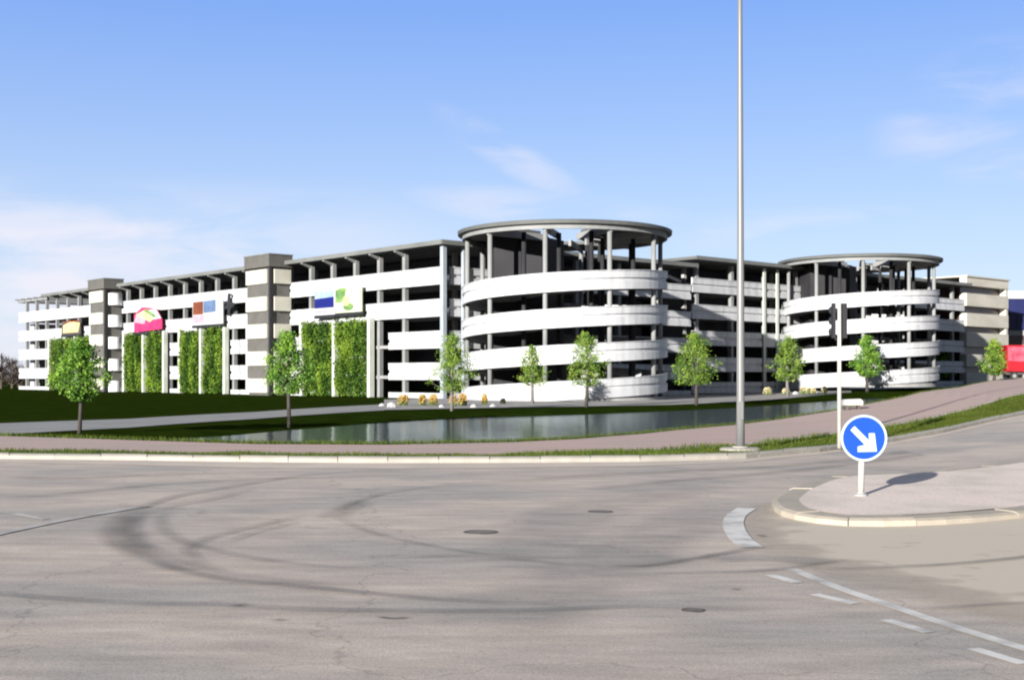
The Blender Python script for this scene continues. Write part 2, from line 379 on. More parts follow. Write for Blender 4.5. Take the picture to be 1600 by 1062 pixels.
# kerb stones: real step, single stones with open joints
random.seed(3)
def stones(front, back, h, name, m_, step=1.0, gap=.03, rest=None):
    seg = [0.0]
    for p, q in zip(front, front[1:]): seg.append(seg[-1] + (q - p).length)
    def at_(L, d):
        for i in range(len(seg) - 1):
            if d <= seg[i + 1]: return L[i].lerp(L[i + 1], (d - seg[i]) / max(1e-6, seg[i + 1] - seg[i]))
        return L[-1]
    mb = MB(); d = 0.0
    while d < seg[-1] - .05:
        e = min(seg[-1], d + step); hh = h + random.uniform(-.008, .008); rs = []
        for dd in (d + gap / 2, (d + e) / 2, e - gap / 2):
            A, B = at_(front, dd), at_(back, dd); za, zb = fX(A.x), fX(B.x)
            rs.append([Vector((A.x, A.y, za - .03)), Vector((A.x, A.y, za + hh * .72)), Vector((A.x + (B.x - A.x) * .2, A.y + (B.y - A.y) * .2, za + hh)), Vector((B.x, B.y, zb + hh + .004)), Vector((B.x, B.y, zb - .03))])
        mb.rings(rs); d = e
    o = mb.build(name, m_); fixn(o); o['kind'] = 'structure'; return o
pxs = [-300 + i * 5 for i in range(420)]
fr_ = [Lp(kerbF, px) for px in pxs]; bk_ = [Lp(kerbF, px).lerp(Lp(kerbB, px), .55) for px in pxs]
stones(fr_, bk_, .115, 'kerb', 'kerb', 1.0, .014)
kerbM = [(px, y1 + (y2 - y1) * .55) for (px, y1), (q, y2) in zip(kerbF, kerbB)]
strip('grass_verge', kerbM, pathN, 'lawn_bright', .09, .05, 4)
strip('footpath', pathN, pathF, 'path', .06, .04, 5)

pond_px = [(195, 690), (350, 681), (450, 672), (600, 660), (750, 652), (900, 648), (1050, 642), (1150, 637), (1250, 630), (1330, 624.5), (1375, 621.5),
           (1400, 624), (1303, 641), (1142, 664), (1000, 679), (900, 688), (800, 693), (560, 698.5), (400, 698), (250, 693)]
WZ = -0.5
pond = [atz(px, py, WZ).to_2d() for px, py in pond_px]
for i in range(12, 20):               # keep the near shore clear of the path
    px = pond_px[i][0]; ym = interp(pathF, px) + 3.2
    if pond[i].y < ym: pond[i] = Vector((T(px) * ym, ym))
def pdist(x, y):
    best = 1e9; ins = False; n = len(pond)
    for i in range(n):
        a, b_ = pond[i], pond[(i + 1) % n]
        ex, ey = b_.x - a.x, b_.y - a.y
        t = max(0, min(1, ((x - a.x) * ex + (y - a.y) * ey) / (ex * ex + ey * ey + 1e-9)))
        d = math.hypot(x - a.x - ex * t, y - a.y - ey * t); best = min(best, d)
        if (a.y > y) != (b_.y > y) and x < (b_.x - a.x) * (y - a.y) / (b_.y - a.y) + a.x: ins = not ins
    return -best if ins else best
def baseZ(x, y):
    z = -0.3 + 0.35 * sms(x, 22, 40)
    return z + 1.15 * sms(x, 46, 62) * sms(y, 190, 100)
def hz(x, y):
    px = 800 + F * x / max(y, 1); yf = interp(pathF, px)
    wdt = interp([(1200, 6), (1400, 14), (1500, 20), (1700, 30)], px)
    b_ = baseZ(x, y); z0 = fX(x) + .04
    z = z0 + (b_ - z0) * sms(y - yf, 0, wdt)
    d = pdist(x, y) if (y < 160 and -40 < x < 60) else 99
    if d < 0: return WZ - 0.6 * sms(-d, 0, 2.0)
    W = min(4.0, 3.0)
    return WZ + (z - WZ) * sms(d, 0, W) if z > WZ else z
tst = [-1400, -900, -600, -300, -150, -60] + list(range(0, 1601, 12)) + [1640, 1700, 1760, 1840, 1950, 2200, 2600, 3200]
rowsY = [0, .5, 1, 1.5, 2, 2.5, 3, 3.5] + [4 + i * .7 for i in range(110)] + [84, 92, 100, 115, 130, 150, 180, 230, 300, 450, 800, 1800]
mb = MB(); k = len(rowsY)
for px in tst:
    y0 = interp(pathF, px)
    for r_ in rowsY:
        y = y0 + r_; x = T(px) * y; mb.v.append((x, y, hz(x, y)))
for i in range(len(tst) - 1):
    for j in range(k - 1):
        a = i * k + j; mb.f.append((a, a + k, a + k + 1, a + 1))
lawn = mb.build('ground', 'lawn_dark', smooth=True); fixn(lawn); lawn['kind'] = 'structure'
mb = MB(); cx = sum(p.x for p in pond) / len(pond)
from mathutils.geometry import tessellate_polygon
pp = [Vector((p.x, p.y, WZ)) for p in pond]
tri = tessellate_polygon([pp]); mb.v = [tuple(p) for p in pp]; mb.f = [tuple(t) for t in tri]
wat = mb.build('water', 'water'); fixn(wat); wat['kind'] = 'structure'
def drape(name, lower, upper, m, lift=.03, step=12, n=10, skirt=True):
    mb = MB(); x0, x1 = lower[0][0], lower[-1][0]; st = []
    px = x0
    while px < x1: st.append(px); px += step
    st.append(x1); k = n + 1
    for px in st:
        a, c_ = interp(lower, px), interp(upper, px)
        for j in range(k):
            y = a + (c_ - a) * j / n; x = T(px) * y; mb.v.append((x, y, hz(x, y) + lift))
    for i in range(len(st) - 1):
        for j in range(n):
            a = i * k + j; mb.f.append((a, a + k, a + k + 1, a + 1))
    o = mb.build(name, m); fixn(o); o['kind'] = 'structure'; return o
Yz = lambda py, z=-.3: (EYE - z) * F / (py - HOR)
drape('promenade', [(-600, 36), (0, Yz(680)), (200, Yz(669)), (400, Yz(655)), (600, Yz(641.5))],
      [(-600, 42), (0, Yz(662)), (200, Yz(655)), (400, Yz(644)), (600, Yz(632))], 'promenade', .03, 25, 6)
drape('plaza', [(600, Yz(641)), (700, Yz(639)), (900, Yz(635.5)), (1050, Yz(633)), (1150, Yz(628.5)), (1250, Yz(620, -.2)), (1330, 128)],
      [(600, 104), (700, 110), (900, 122), (1050, 133), (1150, 140), (1250, 148), (1330, 150)], 'gravel', .035, 12, 26)

# pale line of paving at the foot of the long wing
# ------------------------------------------------------------------ road furniture and markings
def flat(name, pts, m, z=.004, group=None, label=None):
    mb = MB(); pp = [Vector((p[0], p[1], fX(p[0]) + z)) for p in pts]
    tri = tessellate_polygon([pp]); mb.v = [tuple(p) for p in pp]; mb.f = [tuple(t) for t in tri]
    o = mb.build(name, m); 
    import bmesh
    bm = bmesh.new(); bm.from_mesh(o.data); bmesh.ops.recalc_face_normals(bm, faces=bm.faces)
    if sum(f.normal.z for f in bm.faces) < 0: bmesh.ops.reverse_faces(bm, faces=bm.faces)
    bm.to_mesh(o.data); bm.free()
    o['kind'] = 'structure'; return o
def smooth_line(pts, n=8):
    out = []
    for i in range(len(pts) - 1):
        p0, p1, p2, p3 = pts[max(i - 1, 0)], pts[i], pts[i + 1], pts[min(i + 2, len(pts) - 1)]
        for j in range(n):
            t = j / n
            out.append(0.5 * ((2 * p1) + (p2 - p0) * t + (2 * p0 - 5 * p1 + 4 * p2 - p3) * t * t + (3 * p1 - p0 - 3 * p2 + p3) * t ** 3))
    return out + [pts[-1]]
def ribbon(name, pxpts, width, m, z=.008, fade=True, base=0):
    pts = smooth_line([atz(a, b_, base) for a, b_ in pxpts]); mb = MB(); wear = []
    L = len(pts)
    for i, p in enumerate(pts):
        d = (pts[min(i + 1, L - 1)] - pts[max(i - 1, 0)]); d.z = 0; d.normalize(); nrm = Vector((-d.y, d.x, 0))
        f = min(1, i / (L * .2), (L - 1 - i) / (L * .2)) if fade else 1
        for q, wv in ((-.5, 0), (-.22, 1), (.22, 1), (.5, 0)):
            x = p + nrm * width * q; mb.v.append((x.x, x.y, x.z + z)); wear.append(wv * f if fade else 1)
    for i in range(L - 1):
        for j in range(3):
            a = i * 4 + j; mb.f.append((a, a + 1, a + 5, a + 4))
    o = mb.build(name, m); fixn(o); o['kind'] = 'structure'
    at = o.data.attributes.new('wear', 'FLOAT', 'POINT'); at.data.foreach_set('value', wear)
    return o
ap = [atz(*p, 0) for p in [(1196, 786), (1182, 806), (1180, 826), (1192, 848), (1232, 866), (1290, 884), (1400, 916), (1500, 940), (1600, 962), (1760, 985)]] + [Vector(p) for p in ((9.6, 10.2, 0), (13.5, 16, 0), (17, 24, 0), (14.2, 26.5, 0), (8, 20.5, 0))]
ap = smooth_line(ap + [ap[0]], 5)[:-1]
cc = Vector((8.2, 16.5, 0))
mb = MB(); wear = []
for f_, wv in ((1.05, 0), (.94, .55), (.86, 1), (.5, 1)):
    for p in ap: q = cc.lerp(p, f_); mb.v.append((q.x, q.y, fX(q.x) + .005)); wear.append(wv)
k_ = len(ap)
for i in range(3):
    for j in range(k_): mb.f.append((i * k_ + j, i * k_ + (j + 1) % k_, (i + 1) * k_ + (j + 1) % k_, (i + 1) * k_ + j))
mb.f.append(tuple(range(3 * k_, 4 * k_)))
apron = mb.build('island_apron', 'apron_film'); fixn(apron); apron['kind'] = 'structure'
at = apron.data.attributes.new('wear', 'FLOAT', 'POINT'); at.data.foreach_set('value', wear)
isl = [atz(*p, 0).to_2d() for p in [(1206, 790), (1212, 801), (1232, 810), (1284, 819), (1355, 823), (1473, 820), (1600, 810), (1720, 800)]] + [Vector(p) for p in ((10.0, 15.2), (14.5, 19.5), (19.0, 27.5), (19.2, 31))]
isl += [Vector((p[0], p[1])) for p in ((15.2, 27.5), (11.4, 24.6), (7.2, 20.9))] + [atz(1307, 750, 0).to_2d(), atz(1240, 768, 0).to_2d()]
isl3 = smooth_line([Vector((p.x, p.y, 0)) for p in isl] + [Vector((isl[0].x, isl[0].y, 0))], 5)[:-1]
def inset(pts, d):
    out = []; n = len(pts)
    c = sum(pts, Vector((0, 0, 0))) / n
    for i, p in enumerate(pts):
        t = (pts[(i + 1) % n] - pts[i - 1]).normalized(); nr = Vector((-t.y, t.x, 0))
        out.append(p + nr * d)
    return out
zf = lambda p, h: Vector((p.x, p.y, fX(p.x) + h))
inn = inset(isl3, .34)
if (inn[0] - Vector((8, 18, 0))).length > (isl3[0] - Vector((8, 18, 0))).length: inn = inset(isl3, -.34)
stones([Vector((p.x, p.y, 0)) for p in isl3 + [isl3[0]]], [Vector((p.x, p.y, 0)) for p in inn + [inn[0]]], .088, 'island_kerb', 'island_kerb', .8, .012)
flat('traffic_island', inn, 'island', .095)
# painted lines
def paint(pxpts, width, m='paint'):
    return ribbon('road_marking', pxpts, width, m, .009, fade=False)
paint([(1168, 794), (1150, 806), (1146, 822), (1157, 842), (1176, 856)], .24)
paint([(1236, 889), (1300, 915), (1400, 950), (1500, 983), (1600, 1014), (1700, 1044)], .11)
paint([(1203, 899), (1246, 911)], .11)
paint([(1272, 929), (1336, 944)], .10)
paint([(1383, 969), (1452, 989)], .10)
paint([(1520, 1014), (1600, 1038)], .10)
paint([(-120, 862), (0, 834), (110, 811), (228, 791)], .14, 'worn')
paint([(-100, 810), (0, 801), (70, 812)], .10, 'worn')
# tyre marks
for pts, wd, m_ in (
    ([(1095, 877), (1160, 872), (1230, 874), (1300, 882)], .55, 'patch_pale'),
    ([(366, 946), (371, 947), (380, 948)], .16, 'oil'), ([(429, 969), (435, 970), (442, 971)], .1, 'oil'), ([(1146, 921), (1150, 922), (1156, 923)], .1, 'oil'), ([(1185, 836), (1190, 838), (1196, 840)], .12, 'oil'),
    ([(590, 965), (610, 968), (640, 966)], .08, 'oil'),
    ([(600, 733), (480, 743), (415, 752), (280, 775), (225, 792), (205, 803)], .20, 'rubber'),
    ([(400, 764), (330, 781), (262, 793), (220, 806)], .13, 'rubber'),
    ([(240, 790), (205, 803), (184, 820), (182, 836), (205, 856), (240, 868)], .5, 'rubber'),
    ([(212, 806), (200, 818), (198, 832), (215, 850)], .35, 'rubber'),
    ([(178, 830), (200, 856), (270, 882), (350, 902), (450, 914), (600, 927)], .5, 'rubber_faint'),
    ([(190, 850), (250, 884), (340, 906), (450, 917), (600, 932), (750, 944), (900, 948)], .2, 'rubber'),
    ([(280, 790), (250, 808), (260, 835), (320, 858), (440, 880), (620, 896)], .22, 'rubber_faint'),
    ([(760, 752), (620, 768), (555, 785), (520, 803)], .16, 'rubber'),
    ([(500, 800), (400, 823), (320, 843), (290, 862), (320, 885)], .17, 'rubber'),
    ([(470, 815), (400, 832), (350, 850)], .12, 'rubber'),
    ([(565, 784), (530, 800), (510, 812)], .5, 'rubber'),
    ([(520, 806), (575, 832), (675, 855), (780, 870), (900, 874)], .18, 'rubber_faint'),
    ([(-60, 925), (0, 932), (200, 945), (350, 948), (500, 956), (800, 957), (1000, 950), (1200, 958)], .22, 'rubber'),
    ([(500, 880), (650, 872), (760, 872), (900, 885), (1000, 886), (1085, 874), (1180, 857), (1230, 853)], .2, 'rubber_faint'),
    ([(900, 900), (1050, 898), (1189, 894), (1284, 882), (1331, 876)], .16, 'rubber'),
    ([(940, 884), (1000, 886), (1085, 874), (1180, 858)], .14, 'rubber'),
    ([(1250, 890), (1331, 890), (1473, 884), (1600, 872), (1750, 852)], .2, 'rubber_faint'),
    ([(1400, 886), (1473, 884), (1600, 872), (1750, 852)], .12, 'rubber'),
    ([(1430, 955), (1500, 950), (1600, 944), (1700, 938)], .14, 'rubber_faint'),
    ([(0, 745), (100, 748), (250, 742), (420, 738)], .5, 'rubber_faint'),
    ([(0, 780), (120, 770), (260, 757), (430, 748), (640, 744)], .45, 'rubber_faint'),
    ([(700, 760), (900, 745), (1100, 735), (1300, 722), (1450, 702), (1600, 680)], .7, 'rubber_faint'),
    ([(900, 768), (1050, 752), (1220, 738), (1400, 716), (1600, 690)], .5, 'rubber_faint'),
    ([(850, 900), (845, 850), (900, 805), (1000, 775), (1130, 752)], 1.6, 'patch_blue'),
    ([(700, 1000), (820, 940), (960, 880), (1050, 820), (1120, 790)], 1.3, 'patch_blue')):
    bz = fX(atz(pts[-1][0], pts[-1][1], 0).x) * 0
    ribbon('tyre_mark', pts, wd, m_, {'rubber': .022, 'rubber_faint': .018}.get(m_, .013))
# drain covers set in the asphalt
def drain(px, py, r, label):
    c = atz(px, py, 0); rt = empty('drain_cover', (c.x, c.y, 0)); tag(rt, label, 'drain cover', 'drain covers in the carriageway')
    mb = MB(); mb.lathe(c, [(r, -.01), (r, .005), (r * .82, .007), (r * .82, .003)], 28); mb.build('ring', 'iron', rt)
    mb = MB(); fr = (c, Vector((1, 0, 0)), Vector((0, 1, 0)))
    for i in range(-3, 4):
        hw = math.sqrt(max(0, (r * .8) ** 2 - (i * r * .22) ** 2)); mb.box(fr, -hw, hw, i * r * .22 - r * .07, i * r * .22 + r * .07, -.01, .006)
    mb.build('grate', 'iron', rt)
drain(751, 831, .19, 'dark round drain cover in the asphalt, the larger and nearer one')
drain(938, 799, .16, 'faint small drain cover in the bluish asphalt, farther back')

drain(1083, 953, .085, 'tiny dark drain cap near the white dashes, right foreground')
# keep-right sign
sx, sy = T(1345) * 16.4, 16.4
rt = empty('road_sign', (sx, sy, .095)); tag(rt, 'round blue sign with white arrow pointing down right on a short white post', 'road sign')
mb = MB(); mb.tube([(sx, sy, .09), (sx + .01, sy + .005, .5), (sx + .02, sy + .01, 1.05)], .042, 14); mb.build('post', 'white_post', rt, True)
mb = MB(); mb.lathe((sx, sy, .093), [(.09, 0), (.09, .02), (.055, .035), (.05, .05)], 16); mb.build('base_collar', 'concrete', rt)
zc = EYE - 96 * 16.34 / F; yc = 16.34
def disc(r, y, dy, nm, m_, parent, xc=sx + .018, k=40, r2=None):
    mb = MB()
    if r2:
        mb.rings([[Vector((xc + q * math.cos(2 * PI * i / k), yy, zc + q * math.sin(2 * PI * i / k))) for i in range(k)] for q, yy in ((r, y), (r, y - dy), (r2, y - dy), (r2, y), (r, y))], cap=False)
    else: mb.prism([Vector((xc + r * math.cos(2 * PI * i / k), y, zc + r * math.sin(2 * PI * i / k))) for i in range(k)], (0, -dy, 0))
    o = mb.build(nm, m_, parent); fixn(o); return o
disc(.285, yc, .02, 'plate', 'sign_blue', rt)
disc(.31, yc + .006, .034, 'rim', 'sign_white', rt, r2=.283)
xc = sx + .018; rr = .30
mb = MB()
def bar(p, q, wd):
    a = Vector((p[0], 0, p[1])); b_ = Vector((q[0], 0, q[1])); d = (b_ - a).normalized(); n_ = Vector((-d.z, 0, d.x)) * wd / 2
    c0 = Vector((xc, yc - .0215, zc)); return [c0 + v * rr for v in (a - n_, b_ - n_, b_ + n_, a + n_)]
c0 = Vector((xc, yc - .0205, zc))
arrow = [(-.60, .36), (-.42, .54), (.22, -.10), (.22, .22), (.48, .22), (.58, -.60), (-.28, -.62), (-.28, -.38), (.04, -.30)]
mb.prism([c0 + Vector((a * rr, 0, b_ * rr)) for a, b_ in arrow], (0, -.004, 0)); o = mb.build('arrow', 'sign_white', rt); fixn(o)
for q in (-.12, .08):
    mb = MB(); mb.box((Vector((sx + .02, yc + .03, 0)), Vector((1, 0, 0)), Vector((0, 1, 0))), -.06, .06, -.025, .07, zc + q, zc + q + .04); mb.build('clamp', 'concrete', rt)

# tall lamp mast
p = atz(1157, 708, 0); x, y = p.x, p.y
rt = empty('lamp_mast', (x, y, .06)); tag(rt, 'very tall tapering pale grey mast standing in the grass verge', 'mast')
mb = MB(); mb.tube([(x, y, .06), (x, y, 1), (x, y, 5), (x - .01, y, 9), (x - .02, y, 15)], [.095, .088, .072, .055, .04], 20); mb.build('pole', 'mast', rt, True)
mb = MB(); mb.lathe((x, y, .0), [(.46, 0), (.46, .10), (.40, .13), (.18, .135), (.17, .16), (.12, .165)], 24); mb.build('footing', 'kerb', rt)
mb = MB(); mb.box((Vector((x, y, 0)), Vector((1, 0, 0)), Vector((0, 1, 0))), -.045, .045, -.112, -.08, .75, 1.15); mb.build('access_door', 'mast', rt)
hd = empty('tmp', (0, 0, 0)); bpy.data.objects.remove(hd)
mb = MB(); mb.tube([(x, y, 14.8), (x, y - .6, 15.3), (x, y - 1.4, 15.45)], .035, 8); mb.build('arm', 'mast', rt)
mb = MB(); mb.box((Vector((x, y - 1.9, 0)), Vector((1, 0, 0)), Vector((0, 1, 0))), -.15, .15, -.35, .5, 15.38, 15.55); mb.build('lamp_head', 'mast', rt)

# slim traffic signal seen from behind
p = atz(1311.5, 704, 0); x, y = p.x, p.y; zg = fX(x) + .06
rt = empty('traffic_signal', (x, y, zg)); tag(rt, 'slim white traffic signal post with dark signal heads near its top, behind the round sign', 'traffic signal')
mb = MB(); mb.tube([(x, y, zg), (x, y, 2), (x, y, EYE + (588 - 464) * y / F)], [.05, .046, .042], 12); mb.build('post', 'white_post', rt, True)
ztop = EYE + (588 - 470) * y / F
Yf = (Vector((x, y, 0)), Vector((1, 0, 0)), Vector((0, 1, 0)))
for s_ in (-1, 1):
    mb = MB(); z1 = ztop - .05; a0, a1 = sorted((s_ * .075, s_ * (.185 if s_ > 0 else .145)))
    mb.box(Yf, a0, a1, .02, .16, z1 - .8, z1); hdo = mb.build('signal_head', 'core', rt)
    for q in range(3):
        mb = MB(); c_ = (x + s_ * .13, y, z1 - .15 - q * .25)
        mb.rings([[Vector((c_[0] + r_ * math.cos(PI * i / 8), c_[1] + yy, c_[2] + r_ * 1.6 * math.sin(PI * i / 8))) for i in range(16)] for r_, yy in ((.05, .16), (.055, .26), (.045, .26), (.045, .17))]); mb.build('visor', 'black', hdo)
    for q in (.80, .15):
        mb = MB(); mb.box(Yf, *sorted((s_ * .05, s_ * .08)), .03, .09, z1 - q - .05, z1 - q); mb.build('bracket', 'black', rt)

# white slab bench on the far side of the path
zb_ = None
px_, py_ = 1331, 640; y = 50.0
while HOR + F * (EYE - hz(T(px_) * y, y)) / y > py_: y += .1
x = T(px_) * y; zg = hz(x, y); kx = y / F
rt = empty('bench', (x, y, zg)); tag(rt, 'low white slab bench on dark feet beside the pond and path', 'bench')
fr = (Vector((x, y, zg)), Vector((1, 0, 0)), Vector((0, 1, 0)))
mb = MB(); W_, H_ = 15 * kx, 17 * kx
mb.extr((Vector((x, y, zg)), Vector((0, 1, 0)), Vector((1, 0, 0))), -.25, .25, [(-W_, H_ * .42), (-W_ * 1.02, H_ * .75), (-W_ * .8, H_ * .95), (W_ * .75, H_), (W_, H_ * .8), (W_, H_ * .42)]); o = mb.build('seat', 'white_post', rt); fixn(o)
for q in (-.62, .66):
    mb = MB(); mb.extr(fr, W_ * (q - .14), W_ * (q + .14), [(-.2, -.05), (.2, -.05), (.14, H_ * .415), (-.14, H_ * .415)]); o = mb.build('leg', 'iron', rt); fixn(o)

# ------------------------------------------------------------------ the parking building
A = Vector((-6.1, 110.0, 0)); U = Vector((-.661, .750, 0)).normalized(); V = Vector((U.y, -U.x, 0))
FA = (A, U, V)            # long wing: a = along to the left, b = into the building
FE = (A, V, U)            # end wall: a = along to the right, b = into the building
TOPS = [11.6, 8.7, 5.82, 2.94, 0.2]
BH = 1.56
def band_prof(z1, h=BH, f=-.32, bk=-.12):
    z0 = z1 - h
    if h < 1: return [(f, z0), (f, z1), (bk, z1), (bk, z0)]
    g = h / 2
    return [(f, z0), (f, z0 + g - .16), (f + .14, z0 + g - .12), (f + .14, z0 + g + .12), (f, z0 + g + .16), (f, z1 - .05), (f - .05, z1 - .05), (f - .05, z1 + .03), (bk, z1 + .03), (bk, z0)]
def sA(px):
    t = T(px); return (A.x - t * A.y) / (-U.x + t * U.y)
def segband(rt, fr, s0, s1, z1, m_='white_panel', h=BH, seg=6.15):
    o = None; n = max(1, round((s1 - s0) / seg)); mb = MB()
    for i in range(n):
        a0 = s0 + (s1 - s0) * i / n; a1 = s0 + (s1 - s0) * (i + 1) / n
        mb.extr(fr, a0 + .02, a1 - .02, band_prof(z1, h))
    o = mb.build('parapet', m_, rt); fixn(o); return o
def columns(rt, fr, ss, z0, z1, m_='column', b0=-.10, b1=.32, w_=.42):
    base = None
    for s_ in ss:
        if base is None:
            mb = MB(); mb.box(fr, s_ - w_ / 2, s_ + w_ / 2, b0, b1, z0, z1); base = mb.build('column', m_, rt); fixn(base); bs = s_
        else:
            c = base.copy(); C.objects.link(c); c.location = fr[1] * (s_ - bs)
rA = empty('parking_garage', tuple(A + Vector((0, 0, -.3)))); tag(rA, 'long white banded multi-storey car park wing running back to the left', 'car park')
# core volume (dark, set back) 
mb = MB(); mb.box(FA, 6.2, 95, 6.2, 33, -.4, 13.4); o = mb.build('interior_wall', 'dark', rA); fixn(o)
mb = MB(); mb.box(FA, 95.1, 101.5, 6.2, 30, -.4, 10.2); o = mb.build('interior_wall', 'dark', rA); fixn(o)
for z in TOPS[:4]:
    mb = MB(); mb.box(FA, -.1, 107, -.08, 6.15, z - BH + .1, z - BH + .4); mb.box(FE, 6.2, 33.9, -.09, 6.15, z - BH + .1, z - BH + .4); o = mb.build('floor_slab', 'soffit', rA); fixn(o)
S590, S480 = sA(592), sA(480)
for z in TOPS[:2]: segband(rA, FA, -.32, 107, z)
low = [(-.32, sA(611)), (sA(478), sA(379)), (sA(378), sA(364)), (sA(289), sA(269)), (sA(200), sA(162)), (sA(84), 107)]
for z in TOPS[2:4]:
    for a0, a1 in low: segband(rA, FA, a0, a1, z)
for a0, a1 in low: segband(rA, FA, a0, a1, .2, h=.75)
for z in TOPS[:4]: segband(rA, FE, .4, 33.8, z)
segband(rA, FE, .4, 33.8, .2, h=.75)
cs = [6.1 + 4.1 * i for i in range(25)]
columns(rA, FA, cs, -.35, 13.3)
columns(rA, FA, [4 + 8.2 * i for i in range(12)], -.35, 13.45, 'concrete', 4.2, 4.6)
columns(rA, FE, [4.5, 10.6, 16.7, 22.8, 28.9], -.35, 13.3)
mb = MB(); mb.box(FA, -.75, -.30, -.75, -.35, -.35, 13.48); o = mb.build('corner_column', 'steel_blue', rA); fixn(o)
mb = MB(); mb.box(FA, -.75, -.42, 1.6, 1.95, -.35, 13.48); o = mb.build('corner_column', 'steel_blue', rA); fixn(o)
# roof with overhang, open pergola beams at the far end
mb = MB(); mb.box(FA, -1.1, 95, -1.2, 34, 13.52, 13.86); o = mb.build('roof', 'roof', rA); fixn(o)
mb = MB(); mb.box(FA, -1.13, 95, -1.28, -1.205, 13.50, 13.90); mb.box(FE, -1.2, 34, -1.20, -1.11, 13.50, 13.90); o = mb.build('roof_edge', 'roof_edge', rA); fixn(o)
for s_ in cs[:22]:
    mb = MB(); mb.extr(FA, s_ - .16, s_ + .16, [(-.10, 12.95), (-.10, 13.51), (-1.15, 13.51), (-1.15, 13.36)]); o = mb.build('bracket', 'column', rA); fixn(o)
mb = MB()
mb.box(FA, 95.1, 107.6, -.3, 0, 13.2, 13.5); mb.box(FA, 107.2, 107.6, .02, 26, 13.2, 13.5); mb.box(FA, 95.1, 107.15, 12, 12.3, 13.2, 13.5)
for i in range(5): mb.box(FA, 96.5 + i * 2.6, 96.7 + i * 2.6, -.9, 14, 13.53, 13.7)
o = mb.build('pergola', 'column', rA); fixn(o)
for (a_, b_) in ((95.5, 12), (99.5, 12), (103.5, 12), (107.3, 6), (107.3, 14)):
    mb = MB(); mb.box(FA, a_ - .15, a_ + .15, b_ - .15, b_ + .15, 10.15, 13.18); o = mb.build('column', 'column', rA); fixn(o)
# far end wall returns
mb = MB(); mb.box(FA, 105.6, 107.2, 1.5, 28, -.4, 9.9); o = mb.build('gable_wall', 'white_panel', rA); fixn(o)

# green wall panels with white posts
random.seed(4)
def leaves(mb, c, ax, n, size, flatn=None):
    for _ in range(n):
        pass
def leafquad(mb, p, s_, nrm=None):
    d1 = Vector((random.gauss(0, 1), random.gauss(0, 1), random.gauss(0, 1))).normalized()
    d2 = Vector((random.gauss(0, 1), random.gauss(0, 1), random.gauss(0, 1))); d2 = (d2 - d1 * d2.dot(d1)).normalized()
    a = d1 * s_; b_ = d2 * s_ * .55
    n = len(mb.v); mb.v += [tuple(p - a), tuple(p + b_), tuple(p + a), tuple(p - b_)]; mb.f.append((n, n + 1, n + 2, n + 3))
posts = set()
for (pl, pr) in ((485, 529), (538, 584), (293, 321), (329, 358), (205, 231), (239, 263), (87, 124), (131, 158)):
    s0, s1 = sA(pr), sA(pl); zt = 7.1; k_ = (110 + .75 * s0) / 120
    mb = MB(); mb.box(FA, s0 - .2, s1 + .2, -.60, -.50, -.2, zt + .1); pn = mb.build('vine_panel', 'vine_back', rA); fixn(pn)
    mb = MB(); random.seed(int(pl))
    clumps = [(random.uniform(s0, s1), random.uniform(-.1, zt), random.uniform(.5, 1.3)) for _ in range(34)]
    for _ in range(5200):
        if random.random() < .45: a = random.uniform(s0 - .25, s1 + .25); z = random.uniform(-.2, zt + .05 + .45 * mnoise.noise(Vector((a * 1.3, pl, 0)))); b_ = random.uniform(-.85, -.62)
        else:
            c_ = random.choice(clumps); a = random.gauss(c_[0], c_[2] * .45); z = random.gauss(c_[1], c_[2] * .8); b_ = -random.uniform(.65, 1.25)
            if not (s0 - .25 < a < s1 + .25 and -.25 < z < zt + .35): continue
        leafquad(mb, A + U * a + V * b_ + Vector((0, 0, z)), random.uniform(.10, .2))
    mb.build('foliage', 'vine', pn)
    mb = MB()
    for i in range(5): mb.box(FA, s0 - .15, s1 + .15, -.66, -.61, i * 1.75 + .05, i * 1.75 + .13)
    mb.build('trellis', 'frame_white', pn)
    for e in (s0 - .45, s1 + .45):
        key = round(e)
        if any(abs(e - q) < 1.6 for q in posts): continue
        posts.add(e)
        mb = MB(); mb.box(FA, e - .22, e + .22, -.95, -.40, -.3, zt + .25); o = mb.build('panel_post', 'frame_white', rA); fixn(o)

